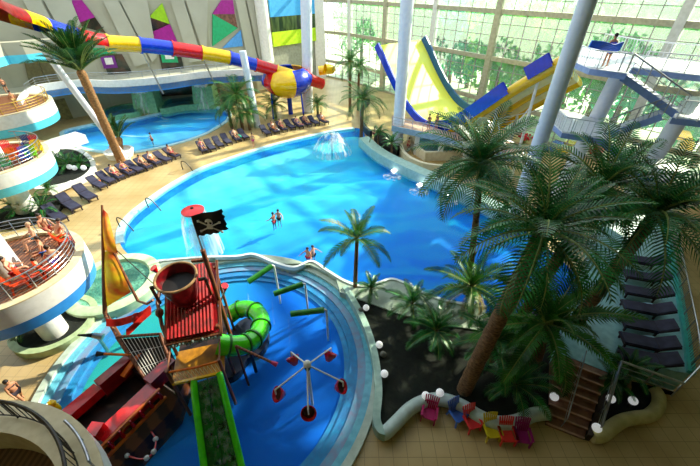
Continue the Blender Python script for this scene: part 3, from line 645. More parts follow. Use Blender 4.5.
# ================================================================== WAVE SLIDE
def N(s, w=0.0, z=0.0): return V3((3.18+.634*s+.773*w, 45-.773*s+.634*w, z))
prof = cr([(0, 0, 9.9), (1.5, 0, 8.3), (3, 0, 6.6), (5, 0, 4.7), (7, 0, 3.4), (9, 0, 2.95), (11, 0, 3.3), (13, 0, 4.6), (15, 0, 6.4), (17.6, 0, 8.9), (20.5, 0, 11.3)], 4)
ws = thing('wave_slide', 'giant yellow half pipe wave slide with blue borders before the glass wall', 'water slide', N(9, 3.8, 0)); wo = N(9, 3.8, 0)
WAVEY = mat('wave_yellow', '#f0ee4c', '#e6f06c', rough=.5, coat=.1, scale=.25, sub=.12)
A = [N(p.x, 0, p.z)-wo for p in prof if p.x <= 15.1]; B = [N(p.x, 7.6, p.z)-wo for p in prof if p.x <= 15.1]
dn = V3((0, 0, -.12))
mb = MB(); mb.strip(A, B); mb.strip([p+dn for p in A], [p+dn for p in B]); mb.strip([A[0], A[0]+dn], [B[0], B[0]+dn]); mb.build('sliding_surface', WAVEY, ws)
def border(w, s0, s1, up, dnn, nm, m):
    q = [p for p in prof if s0 <= p.x <= s1]; L = []
    for i, p in enumerate(q):
        a = q[max(0, i-1)]; b = q[min(len(q)-1, i+1)]; t = V3((b.x-a.x, 0, b.z-a.z)).normalized(); n = V3((-t.z, 0, t.x))
        L.append((p+n*up, p-n*dnn))
    mb = MB(); th = .12
    for ww in (w-th, w+th): mb.strip([N(a.x, ww, a.z)-wo for a, b in L], [N(b.x, ww, b.z)-wo for a, b in L])
    for k in (0, 1): mb.strip([N(l[k].x, w-th, l[k].z)-wo for l in L], [N(l[k].x, w+th, l[k].z)-wo for l in L])
    return mb.build(nm, m, ws)
border(-.15, 0, 12.9, .45, .35, 'border', BLU); border(-.15, 9.8, 17.2, .75, .4, 'side_panel', BLU); border(7.75, 0, 15.1, .75, .3, 'border', mat('teal_blue_gloss', '#1f5f9c', '#1a5088', rough=.3))
border(-.15, 17.9, 20.4, .75, .3, 'side_panel', BLU)
for k in range(5):
    w = .4+k*1.25
    MB().tube([N(p.x, w, p.z-.25-.42*w)-wo for p in prof if p.x >= 11.5], .5, 12).build('lane', YEL if k % 2 == 0 else mat('pale_yellow_gloss', '#f7efae', '#efe6a0', rough=.3), ws)
    MB().tube([N(p.x, w+.62, p.z-.5-.42*w)-wo for p in prof if p.x >= 11.5], .16, 8).build('rib', WHITE, ws)
for s, w in [(1.5, 7.2), (5, 7.2), (3, .6), (13.5, .4), (13.5, 6.5), (16, .6), (16, 5), (19, .6), (19, 5)]:
    z = min(prof, key=lambda p: abs(p.x-s)).z
    MB().tube([N(s, w, z-.6)-wo, N(s+.3, w, 0)-wo], .13, 8).build('support', WHITE, ws)
for s in (13.5, 16):
    for z in (1.5, 3.5, 5.2):
        MB().bar(N(s, .6, z)-wo, N(s+2.6, 5, z+.8)-wo, .08, .08).build('brace', WHITE, ws)
for (s, w, z, s2, w2, z2) in [(13.5, .4, .2, 16, .6, 5), (16, .6, .2, 13.5, .4, 4), (16, .6, .2, 19, .6, 7), (19, .6, .2, 16, .6, 6)]:
    MB().bar(N(s, w, z)-wo, N(s2, w2, z2)-wo, .08, .08).build('brace', WHITE, ws)
# ================================================================== SLIDE TOWER
TB = mat('tower_steel_blue', '#8ea6dc', '#7f98d0', rough=.4); TW = mat('tower_white', '#eef0f6', '#e0e3ec', rough=.4)
def slab(label, px, z, th=.35, top=TW, side=TB, nm='tower_landing'):
    ps = [at(x, y, z) for x, y in px]; c = sum(ps, V3())/len(ps); t = thing(nm, label, 'platform', c)
    MB().prism([((p-c).x, (p-c).y) for p in ps], -th, 0, 0, mt=0).build('slab', side, t, smooth=False)
    MB().prism([((p-c).x*.985, (p-c).y*.985) for p in ps], 0, .04).build('floor_plate', top, t, smooth=False)
    return t
def stairs(label, a, b, width, n, side=1, nm='staircase', m=TB, mt=TW):
    a, b = V3(a), V3(b); d = b-a; hd = V3((d.x, d.y, 0)); L = hd.length; hd.normalize(); q = V3((-hd.y, hd.x, 0))*side
    t = thing(nm, label, 'staircase', a); R = Matrix.Rotation(math.atan2(hd.y, hd.x), 3, 'Z')
    step = MB().box((0, 0, 0), (L/n*1.05, width, .06)).mesh('step', mt, False)
    for k in range(n):
        c = hd*(L*(k+.5)/n)+q*width/2+V3((0, 0, d.z*(k+.5)/n))
        put('step', step, t, c, (0, 0, math.atan2(hd.y, hd.x)))
    for w in (0, width):
        MB().bar(q*w+V3((0, 0, -.25)), d+q*w+V3((0, 0, -.25)), .1, .42).build('stringer', m, t)
    mb = MB(); s1 = [hd*(L*k/n)+q*.05+V3((0, 0, d.z*(k+.5)/n)) for k in range(n)]
    return t
slab('top platform of the slide tower where a person in blue stands', [(566, 58), (578, 64), (590, 69), (627, 74), (640, 58), (600, 48), (575, 48)], 11.2)
slab('long high walkway running off to the right behind the tower stairs', [(630, 68), (720, 78), (730, 66), (636, 56)], 11.0)
slab('middle landing of the slide tower at the right edge of the photo', [(672, 118), (740, 126), (740, 100), (686, 96)], 9.15)
slab('lower landing of the slide tower left of the white stairs', [(546, 118), (562, 133), (606, 140), (622, 128), (585, 116), (556, 108)], 7.2)
slab('small bottom landing of the slide tower behind the palm fronds', [(628, 170), (660, 182), (690, 170), (655, 156)], 5.2)
stairs('upper white stepped flight descending right from the tower top', at(624, 73, 11.2), at(682, 114, 9.15), 1.3, 12, 1)
stairs('middle white stepped flight descending left below the upper flight', at(664, 113, 9.15), at(604, 134, 7.2), 1.3, 12, -1)
stairs('lower blue sided flight descending right from the lower landing', at(604, 139, 7.2), at(640, 166, 5.2), 1.3, 11, 1)
rr = lambda L, z: [at(x, y, z) for x, y in L]
railing('tower_railing', 'white railing round the top platform of the slide tower', rr([(575, 49), (566, 58), (578, 64), (590, 69), (625, 73)], 11.2), 1.1, TW, .035, 1.2, 2, baluster=.35)
railing('tower_railing', 'steel railing sloping down beside the upper tower flight', [at(626, 73, 11.2), at(682, 114, 9.15)], 1.1, STEEL, .04, .7, 3)
railing('tower_railing', 'rear railing along the high walkway running right', rr([(600, 48), (636, 56), (730, 66)], 11.1), 1.1, TW, .035, 1.2, 2, baluster=.3)
railing('tower_railing', 'front railing of the high walkway above the stairs', rr([(640, 69), (720, 78)], 11.0), 1.1, TW, .035, 1.2, 2, baluster=.3)
railing('tower_railing', 'white railing round the lower tower landing', rr([(556, 108), (546, 118), (562, 133), (604, 140)], 7.2), 1.1, TW, .035, 1.2, 2, baluster=.35)
railing('tower_railing', 'railing of the middle flight of the tower stairs', [at(664, 113, 9.15), at(604, 134, 7.2)], 1.1, STEEL, .035, .8, 3)
railing('tower_railing', 'railing of the lowest flight sloping to the bottom landing', [at(606, 140, 7.2), at(640, 167, 5.2)], 1.1, TW, .035, .8, 3)
railing('tower_railing', 'front railing of the middle landing at the right edge', rr([(676, 119), (740, 127)], 9.15), 1.1, TW, .035, 1.0, 2, baluster=.3)
# ================================================================== WALKWAY, CATCH BASIN, ISLAND
wk = thing('walkway', 'raised walkway on posts crossing in front of the wave slide', 'walkway', at(440, 135, 3)); wo2 = at(440, 135, 3)
wp = [at(x, y, 3)-wo2 for x, y in [(392, 126), (430, 134), (470, 144), (512, 156), (520, 143), (480, 130), (440, 122), (392, 115)]]
MB().prism([(p.x, p.y) for p in wp], -.3, 0).build('deck', mat('walkway_pink', '#c9a890', '#b08e78', rough=.6), wk, smooth=False)
MB().ribbon([tuple(p) for p in wp[:4]], .12, -.55, .05).build('edge_beam', mat('walkway_beam', '#9ab4cc', '#8aa6c0', rough=.4), wk)
for x, y in [(419, 132), (444, 137), (470, 144), (497, 151)]:
    p = at(x, y, 3)-wo2+V3((0, .5, 0)); MB().box((p.x, p.y, -1.6), (.45, .45, 2.8)).build('post', WHITE, wk)
railing('walkway_railing', 'thin railing on the near side of the walkway where people queue', rr([(392, 126), (430, 134), (470, 144), (512, 156)], 3.0), 1.0, STEEL, .03, 1.2, 3)
isl = cr([(p.x, p.y, 0) for p in P2(right_edge[1:8])], 6)
tag(MB().ribbon(isl, 1.25, -.3, .85, side=-1).build('island_wall', mat('island_teal', '#a9cdc4', '#98beb6', rough=.4)), 'broad pale teal wall curving along the right edge of the big pool', 'pool wall')
tag(MB().prism([(p.x, p.y) for p in P2([(374, 140), (381, 150), (396, 159), (402, 150), (390, 142), (380, 136)])], 0, .8).build('planting_bed', SOIL, smooth=False), 'small dark planting bed at the foot of the thick white column', 'planting bed')
tag(MB().ribbon(cr(K([(369, 104), (362, 112), (361, 122), (364, 131), (371, 138)]), 5), .3, 0, .9).build('shaded_edge', mat('shaded_edge_tone', '#2b3a44', '#22303a', rough=.5)), 'dark curved low fence at the right end of the pool beach', 'kerbing')  # dark colour carries the shade on a raised planter wall's edge
cb = thing('catch_basin', 'cream walled landing chute with brown floor below the walkway', 'basin', at(425, 160))
co = at(425, 160); rel = lambda L: [tuple(at(x, y)-co) for x, y in L]
MB().ribbon(cr(rel([(400, 148), (403, 160), (418, 170), (440, 174), (462, 172)]), 5), .35, 0, 1.0).build('outer_wall', mat('cream_wall', '#ece4c4', '#dfd6b4', rough=.5), cb)
MB().ribbon(rel([(408, 141), (417, 158), (424, 163), (462, 162)]), .35, 0, 1.3).build('inner_wall', MATS['cream_wall'], cb)
MB().prism([(p[0], p[1]) for p in rel([(400, 148), (403, 160), (418, 170), (440, 174), (462, 172), (462, 162), (424, 163), (417, 158), (408, 141)])], 0, .3).build('floor', mat('chute_floor', '#b09258', '#96793f', rough=.5), cb, smooth=False)
tag(MB().prism([(p.x, p.y) for p in P2([(420, 158), (462, 160), (470, 140), (415, 138)])], 0, .5).build('slide_pool_water', WATER2, smooth=False), 'pale blue landing pool behind the cream chute', 'pool water', kind='stuff')
GLOW = mat('underwater_lamp', '#ffffff', rough=.3, emit=6)
FOAM = clear('foam', '#ffffff', .75, .6, '#f4fbff', holes=2.2)
for k, (x, y) in enumerate([(394, 171), (420, 185), (448, 194)]):
    p = at(x, y, -.05)
    t = thing('pool_light', ['leftmost', 'middle', 'rightmost'][k]+' glowing light in the deep blue right wall of the big pool', 'light', p)
    MB().ball((0, 0, -.02), .3, 16, sc=(1, 1, .6)).build('lens', GLOW, t)
    MB().lathe([(.3, -.06), (.42, .0), (.3, .03)], n=20).build('bezel', STEEL, t)
    q = p+V3((-.3, -1.3, .02)); tag(MB().lathe([(0, .03), (.5, .03), (.95, .01)], n=24).build('foam', FOAM, None, loc=q), 'white foaming water below the '+['leftmost', 'middle', 'rightmost'][k]+' pool wall light', 'foam', kind='stuff')
# stuff beside the tower foot
def mats_stack(label, px, z, w, m, rz=.6):
    p = at(*px, z); t = thing('foam_mat', label, 'mat', p, rz)
    MB().box((0, 0, .12), (w, 1.0, .24)).build('pad', m, t, smooth=False)
    MB().box((w/2-.05, 0, .26), (.08, .5, .04)).build('grip', WHITE, t, smooth=False)
for lb, px, m in [('blue foam mat standing left near the tower foot', (548, 150), BLU), ('second blue foam mat right behind the first', (557, 144), BLU), ('yellow foam mat nearer the pool beside the blue ones', (562, 152), YEL), ('yellow foam mat farther back beside the blue ones', (570, 144), YEL)]:
    mats_stack(lb, px, 0, 1.3, m)
for lb, px in [('red flower cluster left beside the huge leaning column', (524, 143)), ('red flower cluster near the bright upright frond', (598, 150)), ('second red flower cluster left below the other', (592, 157))]:
    p = at(*px); t = thing('flower_bush', lb, 'flowers', p)
    mb = MB(); mg = MB(); rnd = random.Random(px[0])
    for k in range(30):
        q = V3((rnd.uniform(-.7, .7), rnd.uniform(-.7, .7), rnd.uniform(.5, 1.2))); mb.ball(q, .14, 6); mg.bar((q.x*.3, q.y*.3, 0), q, .03, .03)
    mb.build('blossoms', mat('red_flower', '#e0203c', '#c01830', rough=.5), t); mg.build('stems', RACH, t)
t = thing('raft_slide', 'short curved yellow slide end beyond the tower at far right', 'slide', at(668, 160))
MB().tube([(-1.4, 0, 2.4), (-.6, .1, 2.9), (.4, .2, 2.7), (1.2, .1, 1.8), (1.5, 0, .6)], .55, 14).build('chute', mat('amber_gloss', '#f7c21e', '#eeb414', rough=.3), t)
MB().tube([(0, 0, 2.4), (0, 0, 0)], .1, 8).build('leg', WHITE, t)
# ================================================================== PIRATE PLAY SHIP AND TOWER
sh = thing('pirate_ship', 'red and dark brown pirate play ship at the lower left of the splash pool', 'play ship', (-9.6, 7.2, 0), math.radians(62))
HULL = mat('hull_planks', '#6a3c1e', '#34190f', rough=.5, wave=1.5, scale=2.2, stretch=(.15, 1, 2)); DARKW = mat('dark_planks', '#2e1a14', '#170c0a', rough=.55, wave=1, scale=2, stretch=(.2, 2, 1))
def hullpts(x): f = 1 if x < 1.2 else max(.45, 1-(x-1.2)*.28); return f
xs = [-4.6, -3, -1.5, 0, 1.2, 2.0, 2.7]
mb = MB()
for sd, y0 in ((1, 2.1), (-1, -.55)):
    yc = .75
    top = [V3((x, yc+(y0-yc)*hullpts(x)*1.0, 1.15)) for x in xs]; bot = [V3((x, yc+(y0-yc)*hullpts(x)*(.72 if sd > 0 else 1.75), -.4)) for x in xs]
    mid = [V3((x, yc+(y0-yc)*hullpts(x)*(1.12 if sd > 0 else 1.4)+sd*.22, .6)) for x in xs]
    mb.strip(top, mid); mb.strip(mid, bot)
mb.strip([V3((2.7, yc+(2.1-yc)*.58, 1.15)), V3((2.7, yc+(2.1-yc)*.42, -.4))], [V3((2.7, yc+(-.55-yc)*.58, 1.15)), V3((2.7, yc+(-.55-yc)*1.0, -.4))])
mb.build('hull', HULL, sh)
MB().prism([(-4.6, -.5), (2.6, -.1), (2.6, 1.6), (-4.6, 2.1)], .5, .62).build('deck', DARKW, sh, smooth=False)
for (x0, x1, y, w, z0, z1, m) in [(-4.6, .2, 1.95, .55, 1.0, 1.45, RED), (.2, 2.5, 1.75, .45, 1.0, 1.85, DKRED), (-4.6, -1.3, 2.32, .35, .2, 1.05, DKRED), (-1.1, 1.3, -.32, .62, .9, 1.6, RED), (1.3, 2.6, -.1, .5, .9, 1.85, DKRED), (-4.6, -2.0, -.4, .45, .9, 1.35, DKRED)]:
    MB().box(((x0+x1)/2, y, (z0+z1)/2), (x1-x0, w, z1-z0)).build('bulwark', m, sh, smooth=False)
MB().box((-1.7, .55, .95), (.7, 1.2, .7)).build('bench', RED, sh, smooth=False)
MB().box((1.9, .9, 1.0), (.9, 1.0, .8)).build('hatch', DARKW, sh, smooth=False)
for (x0, x1, y) in [(-4.4, 1.4, -.72)]:
    MB().bar((x0, y, 1.5), (x1, y+.05, 1.55), .1, .1).build('orange_rail', ORANGE, sh, smooth=False)
    MB().bar((x0, y-.14, .95), (x1, y-.1, 1.0), .1, .12).build('orange_rail', ORANGE, sh, smooth=False)
    pm = MB().tube([(0, 0, 0), (0, 0, .18), (0, 0, .32), (0, 0, .55)], [.05, .09, .05, .04], 8).mesh('baluster', RED)
    for k in range(13): put('baluster', pm, sh, (x0+.25+k*.45, y-.05, 1.0))
for y, x in ((-.62, -.3), (-.62, -1.2), (-.64, -2.1)):
    MB().lathe([(.2, 0), (.27, .02), (.27, .1), (.2, .12)], n=16).build('porthole', ORANGE, sh).matrix_local = Matrix.Translation((x, y-.02, 1.2)) @ Matrix.Rotation(PI/2, 4, 'X')
MB().bar((-4.4, -1.0, .35), (-.8, -1.0, .35), .1, .14).build('orange_rail', ORANGE, sh, smooth=False)
MB().tube([(2.2, 1.9, 1.7), (2.2, 2.2, 1.75), (2.1, 2.9, 1.8)], [.34, .3, .12], 14).build('red_cannon', RED, sh)
MB().bar((1.0, 1.35, 1.5), (2.2, 1.4, 1.95), .25, .12).build('orange_ramp', ORANGE, sh, smooth=False)
MB().box((-1.0, -.15, 1.8), (.5, .5, .4), .4).build('red_chest', RED, sh, smooth=False)
t = thing('float_rope', 'red rope loop with white floats hanging off the hull of the pirate ship', 'rope', at(148, 445, .6))
rp = cr([at(x, y, .6)-at(148, 445, .6) for x, y in [(147, 428), (155, 437), (155, 448), (150, 456), (140, 459), (125, 455)]], 5)
MB().tube(rp, .035, 6).build('rope', RED, t)
fl = MB().ball((0, 0, 0), .11, 10).mesh('float', WHITE)
for i in (0, 6, 12, 17, 24): put('float', fl, t, rp[i])
# ---- tower with the roof
TO = V3((-6.1, 8.25, -.3)); TR = math.radians(15); ZF = 2.7
tw = thing('play_tower', 'pirate play tower with red ribbed roof and yellow platform in the splash pool', 'play tower', TO-V3((.32*math.cos(TR), .32*math.sin(TR), 0)), TR); tw.scale = (.78, 1, 1)
for x, y, z1 in [(-1.35, 0, 4.0), (1.25, 0, 4.0), (-1.35, 1.4, 4.1), (1.25, 1.4, 4.1), (-1.35, 4.1, 5.2), (1.25, 4.1, 5.2)]:
    MB().tube([(x, y, 0), (x, y, z1 if y else 3.6)], .09, 8).build('post', BROWN, tw)
MB().box((-.05, .75, ZF-.06), (2.7, 1.6, .12)).build('platform', mat('amber_deck', '#c98a1e', '#8f5f18', rough=.35, scale=2), tw, smooth=False)
MB().box((-.05, 2.8, ZF-.3), (2.7, 2.6, .12)).build('rear_floor', DARKW, tw, smooth=False)
RR = mat('red_roof_ribs', '#c4141c', '#7c0c12', rough=.3, coat=.4)
mb = MB()
for k in range(13):
    x = -1.35+k*2.3/12; mb.tube([(x, 1.25, 3.95), (x, 2.6, 4.55), (x, 4.3, 5.3)], .115, 8)
mb.build('roof_ribs', RR, tw); mb = MB(); mb.add([(-1.4, 1.2, 3.88), (1.3, 1.2, 3.88), (1.3, 4.35, 5.25), (-1.4, 4.35, 5.25), (-1.4, 1.2, 3.8), (1.3, 1.2, 3.8), (1.3, 4.35, 5.17), (-1.4, 4.35, 5.17)], [(0, 1, 2, 3), (4, 5, 6, 7), (0, 1, 5, 4), (1, 2, 6, 5), (2, 3, 7, 6), (3, 0, 4, 7)]); mb.build('roof_deck', DKRED, tw, smooth=False)
MB().bar((-1.5, 1.15, 3.78), (1.4, 1.15, 3.78), .14, .14).build('beam', BROWN, tw)
for x in (-1.5, 1.4): MB().bar((x, 1.15, 3.8), (x, 4.4, 5.3), .12, .14).build('beam', BROWN, tw)
mb = MB(); rnd = random.Random(3)
for k in range(16): mb.ball((-1.3+k*.17, 1.08, 3.72+rnd.uniform(-.05, .05)), .09, 8)
mb.build('garland', mat('grey_pebble', '#8fa39c', '#5f746f', rough=.6), tw)
# front rope railing
MB().tube([(-1.3, 0, ZF+.75), (0, -.02, ZF+.7), (1.25, 0, ZF+.75)], .05, 8).build('rope_rail', ORANGE, tw)
zz = [V3((-1.25+k*2.45/24, 0, ZF+(.08 if k % 2 else .66))) for k in range(25)]
MB().tube(zz, .025, 6).build('rope_net', mat('pale_rope', '#d8c896', '#b8a878', rough=.7), tw)
MB().bar((-1.35, -.06, ZF), (1.25, -.06, ZF), .1, .12).build('yellow_sill', YEL, tw)
MB().tube([(-1.35, 0, ZF+.75), (-1.35, 1.4, ZF+.9)], .05, 8).build('side_rail', BROWN, tw); MB().tube([(1.25, 0, ZF+.75), (1.25, 1.4, ZF+.9)], .05, 8).build('side_rail', BROWN, tw)
# inclined beams left of the roof
MB().tube([(-1.4, 1.3, 3.9), (-1.75, 2.0, 4.1), (-2.0, 3.0, 4.6), (-1.9, 3.5, 4.8)], .1, 8).build('crooked_branch', BROWN, tw)
MB().ball((-1.8, 2.4, 4.5), .22, 12).build('wooden_knob', BROWN, tw)
for x, y, z in [(-1.75, 3.8, 5.6), (1.75, 2.9, 4.6)]:
    MB().tube([(x, y, z), (x+(-.1 if x < 0 else .1), y, z+.35)], [.05, .2], 10).build('red_nozzle', RED, tw); MB().tube([(x, y, z), (x*.8, y, z-.5)], .05, 6).build('nozzle_pipe', STEEL, tw)
# bucket
bk = thing('tipping_bucket', 'big dark red tipping bucket with rope rim above the red roof', 'bucket', at(176, 275, 5.95)-V3((0, 0, 1)))
MB().lathe([(.02, -.55), (.5, -.53), (.62, 0), (.72, .5), (.82, 1.0), (.76, 1.0), (.66, .5), (.5, .1), (.02, .08)], n=30).build('barrel', mat('bucket_red', '#7c1018', '#4a0a10', rough=.3, coat=.4), bk)
MB().tube([(.82*math.cos(a*PI/20), .82*math.sin(a*PI/20), 1.0) for a in range(40)], .055, 8, closed=True).build('rope_rim', mat('rope', '#b08a5c', '#7a5a38', rough=.8), bk)
MB().lathe([(.0, .55), (.7, .55)], n=24).build('dark_inside', BLACK, bk)  # flat black disc gives the barrel its dark inside
for s in (-1, 1): MB().tube([(s*.8, 0, .6), (s*1.1, 0, .6)], .08, 8).build('axle', DKSTEEL, bk)
for s in (-1, 1): MB().tube([(s*1.08, 0, .65), (s*1.08, 0, -.5)], .07, 8).build('bucket_post', BROWN, bk)
bk.rotation_euler = (.12, 0, TR)
# green open slide
a = V3((-6.05, 8.1, ZF-.35)); b = V3((-4.95, 5.3, .35))
gs = thing('wide_slide', 'broad dark green open slide with bright lime edges at the bottom of the photo', 'slide', a); dd = b-a
path = [V3((0, 0, 0)), dd*.12+V3((0, 0, .1)), dd*.4+V3((0, 0, .1)), dd*.65+V3((0, 0, .0)), dd*.9+V3((0, 0, -.05)), dd*1.12+V3((0, 0, .02))]
path = cr(path, 4); hd = V3((dd.x, dd.y, 0)).normalized(); q = V3((-hd.y, hd.x, 0))
mb = MB(); Ls = []; Rs = []
for i, p in enumerate(path):
    w = .5+.22*i/len(path); Ls.append(p+q*w); Rs.append(p-q*w)
mb.strip(Ls, Rs); mb.strip([p-V3((0, 0, .12)) for p in Ls], [p-V3((0, 0, .12)) for p in Rs])
mb.build('chute', mat('dark_green_chute', '#0d5c18', '#083c10', rough=.15, coat=.6), gs)
for S in (Ls, Rs): MB().tube([p+V3((0, 0, .14)) for p in S], .14, 12).build('edge', LIME, gs)
MB().tube([p+V3((0, 0, .04)) for p in path], .035, 8).build('centre_ridge', MATS['dark_green_chute'], gs)
for s in (.35, .75): MB().tube([dd*s-V3((0, 0, .1)), V3((dd.x*s, dd.y*s, -a.z-.3))], .1, 8).build('leg', DKSTEEL, gs)
tag(MB().strip([p.lerp(r, .15)+a+V3((0, 0, .06)) for p, r in zip(Ls, Rs)], [p.lerp(r, .85)+a+V3((0, 0, .06)) for p, r in zip(Ls, Rs)]).build('running_water', clear('thin_water', '#eafff0', .16, .1, '#e8fff0', holes=5)), 'thin sheet of water running down the broad green slide', 'water', kind='stuff')
# green tube slide
tp = [(218, 344, 2.7), (232, 346, 2.45), (248, 343, 2.1), (259, 332, 1.8), (261, 319, 1.5), (253, 310, 1.2), (240, 309, .95), (229, 316, .7)]
ts = thing('green_tube_slide', 'bright lime green tube slide curling out of the right side of the play tower', 'slide', at(240, 330, .0)); to = at(240, 330, 0)
tpp = [q-to for q in cr([at(*p) for p in tp], 5)]
MB().tube(tpp, .47, 20, caps=False).build('tube', LIME, ts)
for i in (4, 9, 12, 17, 24, 30):
    tt = (tpp[i+1]-tpp[i]).normalized()*.045; MB().tube([tpp[i]-tt, tpp[i]+tt], .53, 20).build('joint_ring', mat('dark_green_ring', '#1f6e14', '#185c10', rough=.4), ts)
for i in (10, 20): MB().tube([tpp[i]-V3((0, 0, .4)), V3((tpp[i].x, tpp[i].y, -.3))], .09, 8).build('leg', DKSTEEL, ts)
tag(MB().prism([(p.x, p.y) for p in cr(K([(222, 350), (240, 322), (262, 318), (269, 334), (262, 352), (247, 360), (240, 372), (226, 378)], 0), 4, True)], -.4, .1).build('rubber_pad', mat('navy_rubber', '#1e2c48', '#141f34', rough=.8, scale=3), smooth=False), 'dark navy rubber island under the green tube slide', 'pad')
# climbing net; the black board under it stands in for shadow
qn = [at(117, 337, 2.5), at(160, 334, 2.6), at(173, 370, 1.6), at(150, 386, 1.2)]; no = at(145, 355, 0)
nt_ = thing('climbing_net', 'pale rope climbing net over a black shadow board between play tower and ship', 'climbing net', no)
P = lambda u, v: (qn[0].lerp(qn[1], u)).lerp(qn[3].lerp(qn[2], u), v)-no
mb = MB(); mb.add([P(0, 0)-V3((0, 0, .15)), P(1, 0)-V3((0, 0, .15)), P(1, 1)-V3((0, 0, .15)), P(0, 1)-V3((0, 0, .15)), P(0, 0)-V3((0, 0, .22)), P(1, 0)-V3((0, 0, .22)), P(1, 1)-V3((0, 0, .22)), P(0, 1)-V3((0, 0, .22))], [(0, 1, 2, 3), (4, 5, 6, 7), (0, 1, 5, 4), (1, 2, 6, 5), (2, 3, 7, 6), (3, 0, 4, 7)]); mb.build('shadow_board', BLACK, nt_, smooth=False)
mb = MB()
for k in range(12): mb.tube([P(k/11, 0), P(k/11, 1)], .014, 5)
for k in range(4): mb.tube([P(0, k/3), P(1, k/3)], .01, 5)
mb.build('rope_net', WHITE, nt_)
MB().tube([P(0, 0), P(1, 0)], .07, 8).build('top_bar', BROWN, nt_); MB().tube([P(0, 0), P(0, 1)], .07, 8).build('side_bar', BROWN, nt_); MB().tube([P(1, 0), P(1, 1)], .07, 8).build('side_bar', BROWN, nt_)
for u in (0, 1): p = P(u, 0); MB().tube([p, V3((p.x, p.y, -.3))], .08, 8).build('post', BROWN, nt_)
# masts and sails at left
mt = thing('sail_mast', 'brown leaning mast carrying two yellow and red sails at left of the tower', 'mast', at(105, 313, 2.3)); mo = at(105, 313, 2.3); mo0 = V3((mo.x, mo.y, -.3))
mt.location = mo0
g = lambda x, y, z: at(x, y, z)-mo0
zt = lambda y: 2.3+(313-y)*.0425
MB().tube([g(105, 313, 2.3), g(104, 280, zt(280)), g(102, 205, zt(205))], [.11, .1, .05], 10).build('mast', BROWN, mt)
MB().tube([g(105, 313, 2.3), V3((0, 0, 0))], .1, 8).build('mast_foot', BROWN, mt)
SAILM = mat('sail_yellow_red', '#f2c81c', '#e0301c', rough=.6, scale=1.1, detail=2, sub=.3)
def sail(nm, px, parent, bulge=.25):
    ps = [g(*p) for p in px]; mb = MB(); n = 8
    A0, A1 = ps[0], ps[1]; B0, B1 = ps[3], ps[2]
    grid = []
    for i in range(n+1):
        for j in range(n+1):
            u, v = i/n, j/n; p = (A0.lerp(A1, v)).lerp(B0.lerp(B1, v), u)+V3((.1, -.25, .1))*bulge*4*math.sin(PI*u)*math.sin(PI*v); grid.append(p)
    mb.add(grid, [(i*(n+1)+j, i*(n+1)+j+1, (i+1)*(n+1)+j+1, (i+1)*(n+1)+j) for i in range(n) for j in range(n)]); return mb.build(nm, SAILM, parent)
sail('upper_sail', [(102, 208, zt(208)), (103, 250, zt(250)), (118, 254, zt(252)), (108, 214, zt(214))], mt)
sail('lower_sail', [(103, 252, zt(252)), (105, 308, zt(308)), (131, 292, zt(292)), (112, 250, zt(250))], mt)
MB().tube([g(111, 246, zt(246)), g(122, 270, zt(270)-.1), g(138, 301, zt(301)-.3)], .07, 8).build('boom', BROWN, mt)
MB().tube([g(138, 301, zt(301)-.3), g(147, 304, 3.2), g(153, 300, 3.6)], .06, 8).build('boom_arm', BROWN, mt)
MB().tube([g(105, 315, 2.3), g(118, 338, 2.1), g(128, 352, 2.0)], .07, 8).build('lower_spar', BROWN, mt)
RIB = mat('red_ribbon', '#e02a1e', '#b81a14', rough=.5, sub=.2)
def ribbon(px, w, zs):
    A_ = [g(x, y, z) for (x, y), z in zip(px, zs)]; A_ = cr(A_, 5); B_ = [p+V3((0, w*.6, w*.8)) for p in A_]
    mb = MB(); mb.strip(A_, B_); mb.strip([p+V3((.02, -.02, 0)) for p in A_], [p+V3((.02, -.02, 0)) for p in B_]); return mb
ribbon([(106, 326), (118, 326), (132, 322), (142, 318), (150, 312)], .35, [2.4, 2.3, 2.5, 2.6, 2.7]).build('red_ribbon', RIB, mt)
ribbon([(126, 337), (134, 330), (142, 322), (151, 314)], .35, [2.5, 2.6, 2.7, 2.8]).build('red_ribbon', RIB, mt)
MB().ball(g(137, 318, 2.5), .28, 12).build('red_ball', DKRED, mt)
# flag
fp = at(215, 288, 4.9); fb = V3((fp.x, fp.y, -.3))
fg = thing('flag_pole', 'brown topped pole flying the black skull flag behind the bucket', 'flag', fb)
ztop = [z*.01 for z in range(500, 900) if True]
def zfor(base, y):
    best = (1e9, 0)
    for i in range(0, 1400):
        z = i*.01; d = V3((base.x, base.y, z-H)); q = d.y*CS-d.z*SN; best = min(best, (abs(233-FPX*(d.y*SN+d.z*CS)/q-y), z))
    return best[1]
z1, z2 = zfor(fb, 250), zfor(fb, 222)
MB().tube([(0, 0, 0), (0, 0, z1+.3)], .1, 10).build('lower_pole', BROWN, fg); MB().tube([(0, 0, z1+.3), (0, 0, z2+.5)], .04, 8).build('upper_pole', STEEL, fg)
MB().bar((-.6, 0, z1-.3), (.1, 0, z1-.2), .12, .12).build('cross_arm', BROWN, fg)
FH = .98; FL = 1.25
gm = MB(); n = 14; gr = []
fpos = lambda u, v: V3((FL*u, -.05+.09*math.sin(u*6+v*1.2)*u**.5, z2+.6-FH*v+.35*u+.04*math.sin(u*25)*(v > .99)))
for i in range(n+1):
    for j in range(9):
        u, v = i/n, j/8; p = fpos(u, v)
        if i == n: p.x += .045*math.sin(j*2.5)
        gr.append(p)
gm.add(gr, [(i*9+j, i*9+j+1, (i+1)*9+j+1, (i+1)*9+j) for i in range(n) for j in range(8)]); gm.build('flag_cloth', mat('black_cloth', '#101014', '#08080a', rough=.7), fg)
